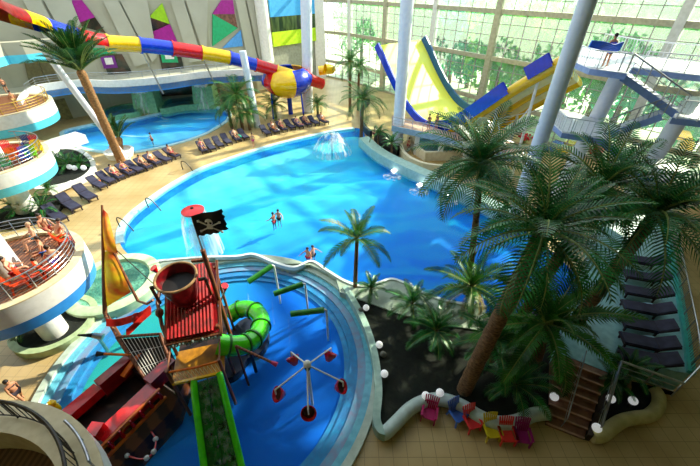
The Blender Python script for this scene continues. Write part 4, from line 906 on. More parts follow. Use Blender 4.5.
for off in (-.05,):
    c = fpos(.52, .42)+V3((0, off, 0)); MB().ball(c, .15, 14, sc=(1, .3, 1.05)).build('skull', WHITE, fg); MB().box(c+V3((0, -.02, -.22)), (.2, .06, .12)).build('jaw', WHITE, fg)
    mb = MB(); 
    for s in (-1, 1): mb.ball(c+V3((s*.08, -.055, .0)), .05, 8, sc=(1, .5, 1))
    mb.build('eye_sockets', BLACK, fg)
    for s in (-1, 1):
        A_, B_ = c+V3((-.42*s, .0, -.45)), c+V3((.42*s, -.02, .02)); A_.y = fpos(.5-.42*s/FL, .75).y-.05; B_.y = fpos(.5+.42*s/FL, .42).y-.06
        MB().tube([A_, B_], .03, 6).ball(A_, .06, 6).ball(B_, .06, 6).build('bone', WHITE, fg)
# swinging bars
for nm, lb, pa, pb, m in [('spray_bar', 'brown bar with a pink nozzle reaching right from the play tower', (236, 346, 2.9), (271, 362, 2.3), BROWN), ('spray_bar', 'orange bar with a dark nozzle reaching left beside the ship', (131, 355, 2.0), (104, 354, 2.3), ORANGE)]:
    A_, B_ = at(*pa), at(*pb); t = thing(nm, lb, 'water sprayer', V3((A_.x, A_.y, -.3))); o = t.location.copy()
    MB().tube([A_-o, B_-o], .06, 8).build('bar', m, t); MB().tube([A_-o, V3((0, 0, 0))], .06, 8).build('post', BROWN, t)
    d = (B_-A_).normalized(); MB().tube([B_-o, B_-o+d*.3], [.07, .12], 8).build('nozzle', mat('pink_gloss', '#c8285a', '#b02050', rough=.4) if m == BROWN else BLACK, t)
t = thing('water_cannon', 'grey and black water cannon spraying toward the left rim of the splash pool', 'water cannon', at(107, 350, .0)); 
MB().tube([(0, 0, -.3), (0, 0, 1.1)], .08, 8).build('stand', STEEL, t); MB().tube([(.25, 0, 1.1), (-.2, .0, 1.25)], [.18, .14], 12).build('body', STEEL, t); MB().tube([(-.2, 0, 1.25), (-.85, -.1, 1.4)], [.12, .04], 10).build('barrel', BLACK, t)
FALL2 = clear('spray_dome', '#ffffff', .7, .4, '#f6fcff', holes=2.5)
FALL = clear('falling_water', '#ffffff', .4, .2, '#eaf8ff', holes=7)
t = thing('snake_fountain', 'small yellow snake shaped water spout left of the ship', 'fountain', at(66, 417))
MB().tube(cr([(.3, -.2, -.3), (.1, -.1, .2), (-.15, 0, .4), (-.05, .05, .7), (-.2, .1, .95)], 5), [.13]*20+[.16], 10).build('body', YEL, t); MB().ball((-.22, .1, 1.0), .17, 12, sc=(1.2, 1, .8)).build('head', YEL, t)
for s in (-1, 1): MB().ball((-.3, .1+s*.1, 1.1), .05, 8).build('eye', WHITE, t)
# ================================================================== SPINNER, SPILLERS, SHOWERS
c0 = at(309, 378, 2.0); spn = thing('cup_spinner', 'white carousel of five red tipping cups in the splash pool', 'water toy', V3((c0.x, c0.y, -.3))); ztop_ = zfor(V3((c0.x, c0.y, 0)), 364)+.3
MB().tube([(0, 0, 0), (0, 0, ztop_)], .07, 10).build('pole', WHITE, spn); MB().ball((0, 0, ztop_), .17, 12).build('hub', WHITE, spn)
MB().lathe([(0, ztop_-.35), (.14, ztop_-.3), (.1, ztop_-.1)], n=12).build('green_cap', mat('dark_leaf_green', '#1f5a34', '#174a2a', rough=.5), spn)
for k, (x, y) in enumerate([(291, 352), (331, 348), (343, 382), (275, 390), (308, 410)]):
    p = at(x, y, 2.15)-V3((c0.x, c0.y, -.3)); u = V3((p.x, p.y, 0)).normalized()
    MB().tube([(0, 0, ztop_-.05), p], .035, 8).build('arm', WHITE, spn)
    MB().tube([p, p-V3((0, 0, .35))], .03, 6).build('hanger', WHITE, spn)
    cup = MB().lathe([(.02, -.32), (.12, -.28), (.3, .0), (.33, .12), (.29, .12), (.26, .02), (.08, -.2), (.02, -.22)], n=20).build('cup', mat('cup_red', '#d01424', '#a80c1a', rough=.25, coat=.5), spn, loc=p-V3((0, 0, .42))-u*.12)
    cup.rotation_euler = (.9*u.y*-1, .9*u.x, 0)
    MB().lathe([(0, 0), (.27, 0)], n=16).build('cup_hollow', mat('dark_hollow', '#3a0408', '#2a0306', rough=.6), cup)
GT = mat('green_trough', '#2f8a2c', '#1f6a20', rough=.3)
for k, (bp, ty, tr_, lb) in enumerate([((280, 300), 266, ((272, 266), (248, 282)), 'farthest'), ((308, 312), 284, ((303, 284), (274, 294)), 'middle'), ((328, 337), 310, ((324, 310), (291, 314)), 'nearest')]):
    B = at(*bp); z = zfor(B, ty); t = thing('water_spiller', lb+' of three green trough spouts on white posts at the right of the splash pool', 'water spout', V3((B.x, B.y, -.3)))
    o = t.location; MB().tube(cr([(0, 0, 0), (0, 0, z), (-.05, 0, z+.3), (-.2, 0, z+.34)], 3), .06, 10).build('post', WHITE, t)
    e1 = at(*tr_[0], z+.3)-o; e2 = at(*tr_[1], z+.05)-o
    MB().tube([e1, e2], .16, 14, arc=PI*1.3, start=PI*.85).tube([e1, e2], .12, 14).build('trough', GT, t)
    dv = (e2-e1).normalized(); f0 = e2+dv*.05
    tag(MB().strip([f0+o+V3((0, -.12, 0))+dv*.25*(i/6)**.5+V3((0, 0, -z*i/6)) for i in range(7)], [f0+o+V3((.0, .12, 0))+dv*.25*(i/6)**.5+V3((0, 0, -z*i/6)) for i in range(7)]).build('falling_water', FALL), 'thin fall of water below the %s green trough' % lb, 'water', kind='stuff')
B = at(206, 252); z = zfor(B, 211); t = thing('mushroom_shower', 'red disc shower on a thin pole in the big pool behind the skull flag', 'shower', V3((B.x, B.y, -.9)))
MB().tube([(0, 0, 0), (0, 0, z+.9)], .06, 10).build('pole', STEEL, t); MB().lathe([(0, z+1.12), (.5, z+1.08), (.74, z+.96), (.72, z+.85), (0, z+.85)], n=30).build('disc', mat('disc_red', '#d81e24', '#c0161c', rough=.3, coat=.4), t)
MB().lathe([(0, z+1.2), (.1, z+1.18), (.12, z+1.05)], n=12).build('cap', BLACK, t)
tag(MB().lathe([(.72, z-.02), (.95, z*.8), (1.15, z*.5), (1.3, 0)], n=30).build('falling_water', FALL2, None, loc=B), 'bell of water falling from the red disc shower', 'water', kind='stuff')
B = at(332, 152); z = zfor(B, 134); t = thing('fountain', 'dome fountain on a thin pole near the far end of the big pool', 'fountain', V3((B.x, B.y, -.9)))
MB().tube([(0, 0, 0), (0, 0, z+.9)], .06, 8).build('pole', STEEL, t); MB().lathe([(0, z+1.0), (.2, z+.97), (.22, z+.88)], n=14).build('nozzle', STEEL, t)
tag(MB().lathe([(.1, z+.3), (.7, z+.15), (1.6, z*.62), (2.1, z*.25), (2.3, 0)], n=30).build('falling_water', FALL2, None, loc=B), 'transparent dome of spray around the far pool fountain', 'water', kind='stuff')
# blocks with cascades in the upper pool
CG = mat('cascade_green', '#8fd0a0', '#78bc8c', rough=.4)
for k, (l, r, yb, yt, lb) in enumerate([(137, 160, 112, 92, 'left'), (196, 217, 107, 86, 'right')]):
    a_, b_ = at(l, yb), at(r, yb); z = zfor(a_, yt); t = thing('cascade_block', 'pale green waterfall block in the upper pool, %s of two' % lb, 'waterfall', (a_+b_)/2); w = (b_-a_).length
    MB().add([(-w/2*.9, .0, z), (w/2*.9, 0, z), (w/2*1.05, -.9, -.6), (-w/2*1.05, -.9, -.6), (-w/2*.9, 2.0, z), (w/2*.9, 2.0, z), (w/2, 2.0, -.6), (-w/2, 2, -.6)], [(0, 1, 2, 3), (0, 1, 5, 4), (1, 2, 6, 5), (0, 3, 7, 4), (4, 5, 6, 7)]).build('block', CG, t, smooth=False)
    MB().box((0, -.1, z+.12), (w*.5, 1.2, .3)).build('spout', WHITE, t, smooth=False)
    MB().strip([V3((-w*.22, -.75, z+.1)), V3((-w*.25, -1.2, z*.4)), V3((-w*.28, -1.4, -.1))], [V3((w*.22, -.75, z+.1)), V3((w*.25, -1.2, z*.4)), V3((w*.28, -1.4, -.1))]).build('cascade', clear('cascade_water%d' % k, '#ffffff', .6, .3, '#f4fff8', holes=3), t)
# whirlpool
hc = at(113, 282, .5); t = thing('whirlpool', 'round whirlpool with pale green rim beside the sails', 'whirlpool', V3((hc.x, hc.y, 0)))
MB().lathe([(2.75, -.2), (2.8, .55), (2.65, .62), (2.15, .62), (2.1, .5), (2.05, .1)], n=60).build('rim', mat('pale_green_rim', '#cfe4b8', '#bcd4a4', rough=.4), t)
tag(MB().lathe([(0, .42), (2.12, .42)], n=60).build('whirlpool_water', water('bubbling_water', '#7fc4a4', '#3f8a78', .85, 5, .8, '#e8f8f0'), None, loc=(hc.x, hc.y, 0)), 'bubbling green white water in the round whirlpool', 'pool water', kind='stuff')
# ================================================================== STAIRS AND SUN TERRACE AT RIGHT
TZ = 1.4
PATHT = mat('terrace_tile', '#8fc4cc', '#7ab0ba', rough=.35)
lp = [(556, 352), (608, 372), (617, 348), (672, 393), (690, 372), (686, 340), (676, 280), (668, 240), (664, 215), (600, 215), (588, 260), (572, 300)]
tp_ = [at(x, y, TZ) for x, y in lp]
struct(MB().prism([(p.x, p.y) for p in [tp_[0], tp_[1], tp_[2], at(671, 370, TZ), at(690, 374, TZ)]+tp_[5:]], -.1, TZ, 0, mt=0).build('floor_terrace', PATHT, smooth=False), 'raised terrace floor with sun loungers')
BRS = mat('brown_steps', '#946a58', '#7a5446', rough=.6)
s0l, s0r, s1l, s1r = at(545, 425), at(583, 440), at(556, 352, TZ), at(608, 372, TZ)
stt = thing('stairs', 'brown stairs climbing from the lower deck to the sun terrace', 'stairs', s0l)
for k in range(8):
    f0, f1 = k/8, (k+1)/8; z1 = TZ*f1
    def L_(f, a, b): p = a.lerp(b, f); return p-s0l
    q = [L_(f0, s0l, s1l), L_(f0, s0r, s1r), L_(1, s0r, s1r), L_(1, s0l, s1l)]
    MB().prism([(p.x, p.y) for p in q], max(0, z1-.3), z1-.03).build('step', BRS, stt, smooth=False)
    e = [q[0]+(q[2]-q[0])*.0, q[1]]
    MB().bar(V3((q[0].x, q[0].y, z1)), V3((q[1].x, q[1].y, z1)), .07, .05).build('nosing', mat('step_nosing', '#c49c84', '#a8826c', rough=.5), stt, smooth=False)
tag(MB().prism([(p.x, p.y) for p in [at(583, 440), at(589, 441), at(614, 370), at(608, 366)]], 0, .5).build('stair_wall', mat('dark_stair_wall', '#3a2c24', '#2a1f1a', rough=.7), smooth=False), 'dark low side wall of the brown stairs', 'wall')
railing('stair_railing', 'double steel railing on the right side of the brown stairs', [at(592, 437), at(612, 374, TZ)], 1.0, STEEL, .035, 1.1, 3)
railing('stair_railing', 'single thin railing in the middle of the brown stairs', [at(560, 428), at(579, 362, TZ)], .9, STEEL, .022, 2.0, 2)
railing('terrace_railing', 'steel railing along the front corner of the sun terrace', [at(611, 374, TZ), at(671, 396, TZ)], 1.0, STEEL, .04, 1.2, 3)
railing('terrace_railing', 'long balustered railing beside the teal edge of the terrace at right', [at(671, 396, TZ), at(690, 376, TZ)]+[at(x, y, TZ) for x, y in [(686, 340), (676, 280), (668, 240), (664, 218)]], 1.0, STEEL, .03, 1.2, 2, baluster=.18)
tag(MB().ribbon([at(x, y, TZ) for x, y in [(690, 374), (686, 340), (676, 280), (668, 240), (664, 215)]], .3, TZ-.05, TZ+.18).build('terrace_kerb', mat('bright_teal', '#4cc8c0', '#3cb4ae', rough=.3), smooth=False), 'bright teal kerb under the long right terrace railing', 'kerb')
# ================================================================== LOUNGERS
WICK = mat('dark_wicker', '#3a3040', '#241d28', rough=.7, scale=30, bump=.5); CUSH = mat('violet_grey_cushion', '#3c3c58', '#2e2e46', rough=.8)
def make_lounger():
    t = thing('sun_lounger', 'dark sun lounger', 'sun lounger', (0, 0, 0))
    MB().box((-.28, 0, .3), (1.35, .68, .09)).build('seat_frame', WICK, t, smooth=False)
    MB().box((-.28, 0, .37), (1.3, .6, .07)).build('cushion', CUSH, t, smooth=False)
    MB().bar((.38, 0, .34), (1.0, 0, .72), .66, .1).build('backrest', WICK, t, smooth=False)
    MB().bar((.4, 0, .41), (.99, 0, .79), .58, .05).build('back_cushion', CUSH, t, smooth=False)
    lg = MB().box((0, 0, .14), (.07, .07, .28)).mesh('leg', WICK, False)
    for x, y in ((-.85, .28), (-.85, -.28), (.35, .28), (.35, -.28)): put('leg', lg, t, (x, y, 0))
    return t
lng = make_lounger(); LU = []
av = at(665, 340, TZ+.3)-at(615, 330, TZ+.3); ra = math.atan2(av.y, av.x)
rows = [('nearest the front railing of the terrace', 363), ('second from the front railing of the terrace', 347), ('third from the front railing of the terrace', 330), ('fourth from the front railing of the terrace', 313), ('fifth from the front railing, under the palm fronds', 297), ('sixth from the front railing, under the palm fronds', 281), ('farthest back on the terrace, under the palm fronds', 265)]
for lb, y in rows:
    x = 643-(363-y)*.02
    place(lng, LU, at(x, y, TZ+.02), ra, 'dark lounger with violet grey cushion '+lb, 'sun loungers on the raised terrace', 1.12)
TW_ = lambda c, n: mat(n, c, None, rough=.9, scale=8)
def towel(label, p, rz, m, w=.5, l=.9, z=.42):
    pts = []; nx = 8
    mb = MB(); g1 = [V3((l*(i/nx-.5), w*(j/3-.5), .02*math.sin(i*1.7+j)+(-.1 if i in (0, nx) else 0))) for i in range(nx+1) for j in range(4)]
    F = [(i*4+j, i*4+j+1, (i+1)*4+j+1, (i+1)*4+j) for i in range(nx) for j in range(3)]
    mb.add(g1, F); mb.add([v-V3((0, 0, .03)) for v in g1], F)
    o = mb.build('towel', m, None, True, V3(p)+V3((0, 0, z))); o.rotation_euler = (0, 0, rz); tag(o, label, 'towel'); return o
towel('pale blue towel on the lounger second from the front railing', at(652, 346, TZ), ra, TW_('#a8d4ee', 'pale_blue_towel'))
towel('pale blue towel on the lounger fourth from the front railing', at(650, 312, TZ), ra, TW_('#a0cce8', 'pale_blue_towel'))
# deck rows
rowA = [(99, 187), (108, 182), (117, 178), (127, 174), (136, 171), (145, 168), (154, 164), (164, 161), (173, 157)]
dA = at(173, 157)-at(99, 187); rA = math.atan2(dA.y, dA.x)+PI/2
for x, y in rowA: place(lng, LU, at(x, y), rA, 'dark wicker lounger in the row on the left deck beyond the towel balcony', 'sun loungers in the row below the upper pool')
rowB = [(203, 151), (211, 149), (219, 146), (227, 143), (236, 140), (244, 138), (266, 134), (274, 132), (282, 130), (290, 128), (298, 127), (306, 125), (314, 124), (323, 123)]
dB = at(323, 123)-at(203, 151); rB = math.atan2(dB.y, dB.x)+PI/2
for i, (x, y) in enumerate(rowB): place(lng, LU, at(x, y), rB, 'dark wicker lounger in the left part of the long row beyond the big pool' if i < 6 else 'dark wicker lounger in the right part of the long row under the bowl slide', 'sun loungers in the far row, left part' if i < 6 else 'sun loungers in the far row, right part')
dl = at(75, 191)-at(99, 205); rL = math.atan2(dl.y, dl.x)
for x, y, lb in [(58, 219, 'empty dark lounger nearest the wooden round balcony'), (72, 208, 'empty dark lounger in the middle of the diagonal left group'), (88, 198, 'empty dark lounger at the upper end of the diagonal left group')]:
    place(lng, LU, at(x, y), rL, lb, 'empty loungers on the left deck', 1.3)
tag(MB().bar(at(52, 197)+V3((0, 0, .4)), at(76, 186)+V3((0, 0, .4)), .6, .35).build('bench_wall', WHITE), 'long white bench wall at left behind the empty loungers', 'bench')
for (x, y), c, n, lb in [((211, 149), '#f4f4f0', 'white_towel', 'white towel on a lounger at the left of the far row'), ((219, 146), '#e8692a', 'orange_towel', 'orange towel on a lounger at the left of the far row'), ((242, 138), '#4cd0b0', 'mint_towel', 'mint green towel on a lounger near the thin white post'), ((276, 132), '#eeeae0', 'cream_towel', 'cream towel on a lounger under the bowl slide'), ((99, 186), '#e8744a', 'coral_towel', 'coral towel on the leftmost lounger of the row below the date palm'), ((117, 177), '#d8502a', 'rust_towel', 'rust red towel on a lounger below the date palm'), ((300, 127), '#d070a8', 'pink_towel', 'pink towel on a lounger under the bowl slide')]:
    towel(lb, at(x, y), rB, TW_(c, n), .6, 1.1)
for px, lb in [((186, 170), 'thin curved handrail on the deck edge nearest the far lounger row'), ((152, 208), 'thin curved handrail midway along the left pool edge'), ((124, 228), 'thin curved handrail on the left pool edge nearest the sails')]:
    p = at(*px); t = thing('pool_handrail', lb, 'handrail', p)
    MB().tube(cr([(-.35, .1, 0), (-.35, .1, .7), (-.1, 0, 1.0), (.4, -.15, .75), (.9, -.3, -.1)], 5), .045, 8).build('rail', DKSTEEL, t); MB().lathe([(.1, 0), (.1, .03), (0, .03)], (-.35, .1, 0), 10).build('flange', STEEL, t)
A_, B_ = at(112, 246, 5.2), V3((fb.x-.5, fb.y, z1-.55))
tag(MB().tube([A_.lerp(B_, i/10)-V3((0, 0, .5*math.sin(PI*i/10)*.4)) for i in range(11)], .025, 6).build('guy_rope', DKSTEEL), 'thin rope stretched from the sails to the flag pole', 'rope')
for px, lb in [([(100, 121), (104, 111), (122, 105), (139, 105), (138, 112), (120, 115)], 'left raised basin behind the green waterfall block'), ([(161, 109), (164, 101), (180, 97), (196, 97), (198, 104), (180, 106)], 'middle raised basin between the two waterfall blocks')]:
    L = [(p.x, p.y, 0) for p in [at(x, y, .6) for x, y in px]]; L = cr(L, 3, True); c = sum(L, V3())/len(L); L = [p-c for p in L]; t = thing('raised_basin', lb, 'basin', c)
    MB().ribbon(L, .4, -.5, .7, True).build('rim', CG, t); MB().prism([(p.x, p.y) for p in L], -.5, .58).build('basin_water', WATER2, t, smooth=False)
struct(panel('door_5', [(160, 84), (195, 82), (197, 94), (162, 96)], DARKG, .2, .15), 'dark opening under the gallery')
# ================================================================== COLOURED CHAIRS
def make_chair(m, label, loc, rz, sc=1.0, group='coloured plastic chairs along the kerb'):
    t = thing('plastic_chair', label, 'chair', loc, rz, group, sc)
    MB().box((0, .02, .36), (.52, .52, .05)).build('seat', m, t)
    mb = MB(); n = 7
    for i in range(n):
        x = (i/(n-1)-.5)*.46; h = .95+.12*math.cos(x*5); mb.bar((x, .26, .34), (x*1.25, .52, h), .06, .03)
    mb.build('backrest', m, t)
    MB().bar((-.28, .42, .72), (.28, .42, .72), .04, .08).build('crosspiece', m, t)
    for s in (-1, 1):
        MB().box((s*.31, .04, .56), (.1, .58, .035)).build('armrest', m, t)
        MB().bar((s*.29, -.24, 0), (s*.29, -.2, .56), .05, .07).build('leg', m, t); MB().bar((s*.27, .42, 0), (s*.28, .26, .56), .05, .07).build('leg', m, t)
    return t
CH = [((428, 418), -.35, '#c01868', 'magenta', 'magenta plastic chair standing alone, leftmost by the kerb'), ((457, 420), .45, '#3f6fd0', 'blue', 'blue plastic chair between magenta and red ones'), ((471, 427), .3, '#f03a3a', 'coral red', 'coral red plastic chair right of the blue one'), ((490, 436), .08, '#e0c81c', 'yellow', 'yellow plastic chair in the middle of the row'), ((505, 440), -.02, '#ee3a30', 'red', 'bright red plastic chair between yellow and purple ones'), ((520, 441), -.12, '#a01870', 'purple', 'purple plastic chair at the right end of the row')]
for (x, y), rz, c, nm, lb in CH: make_chair(mat(nm.replace(' ', '_')+'_plastic', c, None, rough=.35, scale=1), lb, at(x, y), rz, 1.0)
tb = [((8, 153), '#d81c2c', 'red', 'red'), ((13, 161), '#f07818', 'orange', 'orange'), ((7, 167), '#2f8a5a', 'green', 'green'), ((27, 159), '#2a6ad0', 'blue', 'blue'), ((33, 157), '#7ac81c', 'lime', 'lime'), ((39, 152), '#f4d81c', 'yellow', 'yellow'), ((29, 147), '#1c3a7a', 'navy', 'navy'), ((37, 147), '#c8203c', 'crimson', 'crimson'), ((18, 157), '#d8281c', 'scarlet', 'scarlet')]
for (x, y), c, nm, lb in tb: make_chair(mat('balcony_'+nm, c, None, rough=.4, scale=1), lb+' chair on the balcony behind the nearest one at left', at(x, y, 5.1)+V3((0, 0, -.2)), .6, 1.0, 'coloured chairs on the towel hung balcony')
for (x, y), lb in [((70, 245), 'right, beside the railing'), ((55, 272), 'front, behind the curved rail'), ((38, 280), 'front left, behind the curved rail'), ((24, 288), 'front left, under a seated bather')]:
    make_chair(mat('orange_red_plastic', '#e84a1c', None, rough=.4, scale=1), 'orange red chair on the nearest wooden balcony at '+lb, at(x, y, 4.9), 2.4, .95, 'red chairs on the nearest balcony')
# ================================================================== PEOPLE
SK = ['#e0a888', '#c98a66', '#d89a78', '#b87850']
def person(label, loc, rz, pose, skin=0, suit='#203a8a', hair='#2a1a12', top=None, sc=1.0, group=None):
    rnd = random.Random(label)
    t = thing('person', label, 'person', loc, rz, group, sc)
    z0 = {'stand': .9, 'walk': .9, 'wade': .9, 'sit': .52, 'lounge': .5}[pose]; rec = {'lounge': .62, 'sit': .12}.get(pose, .0)
    def tor(h, f=0): return V3((0, -h*math.sin(rec)+f, z0+h*math.cos(rec)))
    J = {}; E_ = []; R_ = {}
    def j(n, p, r, par=None):
        J[n] = V3(p); R_[n] = r
        if par: E_.append((par, n))
    j('pel', tor(0), .13); j('spi', tor(.2), .115, 'pel'); j('che', tor(.4), .14, 'spi'); j('nk', tor(.55), .055, 'che'); j('hd0', tor(.62, .02), .07, 'nk'); j('hd1', tor(.71, .03), .1, 'hd0'); j('hd2', tor(.8, .02), .07, 'hd1'); j('nose', tor(.68, .135), .018, 'hd1')
    for s in (-1, 1):
        k = 'L' if s < 0 else 'R'
        j('ear'+k, tor(.69, .02)+V3((s*.105, 0, 0)), .02, 'hd1')
        j('sh'+k, tor(.46)+V3((s*.17, 0, 0)), .06, 'che')
        sh_ = J['sh'+k]
        el, wr = {'stand': ((s*.08, .02, -.28), (s*.02, .16, -.2)), 'walk': ((s*.06, s*.12, -.26), (0, s*.12+.06, -.2)), 'wade': ((s*.2, .1, -.18), (s*.08, .2, -.1)), 'sit': ((s*.1, .08, -.25), (-s*.06, .24, -.03)), 'lounge': ((s*.14, .1, -.22), (-s*.02, .24, -.02))}[pose]
        j('el'+k, sh_+V3(el), .043, 'sh'+k); j('wr'+k, J['el'+k]+V3(wr), .03, 'el'+k)
        hd_ = V3(wr).normalized(); side = V3((1, 0, 0)) if abs(hd_.x) < .8 else V3((0, 1, 0)); nn = hd_.cross(side).normalized()
        j('ha'+k, J['wr'+k]+hd_*.07, .032, 'wr'+k)
        for f, (o, l) in enumerate([(-.028, .075), (-.01, .09), (.01, .085), (.027, .065)]):
            j('f%d%s' % (f, k), J['ha'+k]+hd_*l+side*o-nn*.015, .009, 'ha'+k)
        j('th'+k, J['wr'+k]+hd_*.06+side*.05, .011, 'ha'+k)
        hp = J['pel']+V3((s*.09, 0, -.04)); j('hi'+k, hp, .09, 'pel')
        if pose in ('stand', 'wade'): kn, an = hp+V3((s*.02, .02, -.4)), hp+V3((s*.03, -.02, -.79))
        elif pose == 'walk': kn, an = hp+V3((0, s*.16+.05, -.38)), hp+V3((0, s*.3-.05, -.76))
        elif pose == 'sit': kn, an = hp+V3((s*.05, .42, .03)), hp+V3((s*.06, .5, -.4))
        else: kn, an = hp+V3((s*.03, .4, .07 if s > 0 else -.02)), hp+V3((s*.05, .8, -.03))
        j('kn'+k, kn, .06, 'hi'+k); j('an'+k, an, .038, 'kn'+k)
        j('to'+k, an+(V3((0, .15, -.05)) if pose != 'lounge' else V3((0, .06, .14))), .032, 'an'+k)
    nm = list(J); ix = {n: i for i, n in enumerate(nm)}
    def skin_obj(name, names, edges, m, k=1.0, rk=None):
        ii = {n: i for i, n in enumerate(names)}
        me = bpy.data.meshes.new(name); me.from_pydata([J[n] for n in names], [(ii[a], ii[b]) for a, b in edges], []); me.materials.append(m)
        o = put(name, me, t); o.modifiers.new('skin', 'SKIN').use_smooth_shade = True
        for i, n in enumerate(names):
            r = (rk or {}).get(n, R_[n]*k); sv = me.skin_vertices[0].data[i]; sv.radius = (r, r); sv.use_root = (i == 0)
        sb = o.modifiers.new('sub', 'SUBSURF'); sb.levels = 1; sb.render_levels = 1
        return o
    skin_obj('body', nm, E_, mat('skin_%d' % skin, SK[skin], None, rough=.5, scale=5))
    sm_ = mat('cloth_'+suit[1:], suit, None, rough=.8, scale=6)
    for a, b, kk in (('hiL', 'knL', .45), ('hiR', 'knR', .45)): J[b+'s'] = J[a].lerp(J[b], kk); R_[b+'s'] = .085
    skin_obj('swim_shorts', ['pel', 'hiL', 'hiR', 'knLs', 'knRs'], [('pel', 'hiL'), ('pel', 'hiR'), ('hiL', 'knLs'), ('hiR', 'knRs')], sm_, 1.14)
    if top: skin_obj('shirt', ['che', 'spi', 'shL', 'shR'], [('che', 'spi'), ('che', 'shL'), ('che', 'shR')], mat('cloth_'+top[1:], top, None, rough=.8, scale=6), 1.13)
    c = J['hd1']; MB().ball(c+V3((0, -.025, .045)), .108, 14, sc=(.95, 1.02, 1)).build('hair', mat('hair_'+hair[1:], hair, None, rough=.6, scale=9), t)
    for s in (-1, 1): MB().ball(c+V3((s*.035, .092, .0)), .013, 8).build('eye', BLACK, t)
    return t
PE = [((254, 147), 0, .4, 'walk', 2, '#d04a7a', '#2a1a12', None, 'person in pink walking along the deck beyond the big pool'),
      ((308, 256), -.95, 2.6, 'wade', 1, '#c02030', '#2a1a12', None, 'bather standing nearer in the middle of the big pool'),
      ((313, 254), -.95, 4.0, 'wade', 0, '#303030', '#3a2418', None, 'bather right of another in the middle of the big pool'),
      ((274, 222), -.8, 1.0, 'wade', 1, '#c02038', '#1a1210', '#c02038', 'bather in red left of a pair in the far part of the big pool'),
      ((279, 219), -.8, 3.0, 'wade', 0, '#202020', '#1a1210', None, 'paler bather at right of the pair in the far part of the big pool'),
      ((26, 401), 0, -1.9, 'walk', 1, '#2a2230', '#1a100c', '#2a2230', 'person in a dark swimsuit striding beside the rim at lower left'),
      ((152, 140), -.8, 2.0, 'wade', 0, '#b04030', '#2a1a12', None, 'lone bather in the upper pool above the lounger row'),
      ((112, 150), -.8, 2.0, 'wade', 2, '#304080', '#2a1a12', None, 'bather in the upper pool close to the date palm')]
for (x, y), z, rz, po, sk_, su, ha, top, lb in PE:
    person(lb, at(x, y)+V3((0, 0, z+.0)), rz, po, sk_, su, ha, top)
bp_ = person('person in blue with dark shorts seen from behind on the tower top platform', at(604, 67, 11.25), .0, 'stand', 1, '#16161c', '#1a1210', '#1f4fc8', 1.15)
t = thing('raft', 'bright blue inflatable mat held across the back of the person on the tower', 'raft', at(603, 67, 11.25)+V3((-.35, -.32, 1.25)), .0)
for k in range(5): MB().tube([(-1.3, -.02*k, .07*k+.05), (-.5, -.02*k, .09*k-.1), (.2, -.04*k, .1*k-.3), (.75, -.02*k, .1*k-.15)], .075, 10).build('air_tube', mat('bright_blue_vinyl', '#1f5fe0', '#1a54cc', rough=.35), t)
for (x, y), rz, su, lb in [((428, 130), .3, '#2a2a6a', 'leftmost dark clad person standing on the walkway under the wave slide'), ((436, 129), 2.0, '#1a1a2a', 'taller person in the middle on the walkway under the wave slide'), ((455, 136), 1.2, '#6a2a7a', 'person in purple at right on the walkway under the wave slide'), ((402, 124), 3.0, '#f0b81c', 'person in yellow on the walkway right behind the thick white column')]:
    person(lb, at(x, y, 3.02), rz, 'stand', 1, su, '#2a1a12', su)
for (x, y), rz, su, lb in [((374, 137), 1.0, '#803040', 'person sitting low beside the slide landing pool'), ((576, 158), 2.0, '#b060c0', 'person in lilac near the yellow mats'), ((408, 152), 2.0, '#c03a4a', 'person standing by the cream landing chute')]:
    person(lb, at(x, y, 0 if y != 137 else 0), rz, 'stand' if y != 137 else 'sit', 0, su, '#2a1a12', su)
DA = [((40, 246), 2.5, 'sit', '#2a8ab0', '#c8a080', '#f0a0a0', 'pale haired bather in pink on the nearest balcony, against the column'), ((52, 236), -1.9, 'sit', '#c03040', '#2a1a12', None, 'dark haired bather leaning at the back of the nearest balcony'), ((62, 243), 2.9, 'lounge', '#d8c84a', '#2a1a12', None, 'bather stretched out with yellow shorts on the nearest balcony'), ((49, 260), 2.2, 'sit', '#1f5fc0', '#3a2010', None, 'bather in blue shorts in the middle of the nearest balcony'), ((60, 268), .9, 'sit', '#5a4a9a', '#3a2010', '#a080c0', 'bather in lilac near the front rail of the nearest balcony'), ((20, 280), -1.0, 'sit', '#c02030', '#1a100c', '#d84040', 'dark haired bather in red at the front left of the nearest balcony'), ((43, 277), 2.0, 'sit', '#28b0b0', '#2a1a12', '#30b8b8', 'child in turquoise by the front rail of the nearest balcony')]
for (x, y), rz, po, su, ha, top, lb in DA: person(lb, at(x, y, 4.9), rz, po, 0 if top else 2, su, ha, top, .82 if 'child' in lb else 1.05)
rnd = random.Random(5)
for i, (k, who) in enumerate([(2, 'rowA'), (3, 'rowA'), (5, 'rowA'), (6, 'rowA'), (8, 'rowA'), (0, 'rowB'), (4, 'rowB'), (7, 'rowB'), (8, 'rowB'), (10, 'rowB'), (11, 'rowB'), (13, 'rowB')]):
    x, y = (rowA if who == 'rowA' else rowB)[k]; rz = (rA if who == 'rowA' else rB)+PI/2
    person('sunbather reclining on a lounger in the %s' % ('row below the upper pool' if who == 'rowA' else 'far row beyond the big pool'), at(x, y)+V3((0, 0, .05)), rz, 'lounge', i % 3, ['#c03050', '#2040a0', '#202020', '#e08040'][i % 4], ['#2a1a12', '#6a4a2a'][i % 2], [None, '#e05070', None, '#f0f0e8'][i % 4], 1.1, 'sunbathers in the %s' % ('left row' if who == 'rowA' else 'far row'))
# people and rail by the far stairs at upper left
for (x, y), su, lb in [((8, 93), '#303030', 'person in dark clothes on the upper left balcony, higher one'), ((18, 108), '#c0a060', 'person in pale clothes on the upper left balcony, lower one')]:
    person(lb, at(x, y, 5.3), 1.0, 'stand', 1, su, '#2a1a12', su)
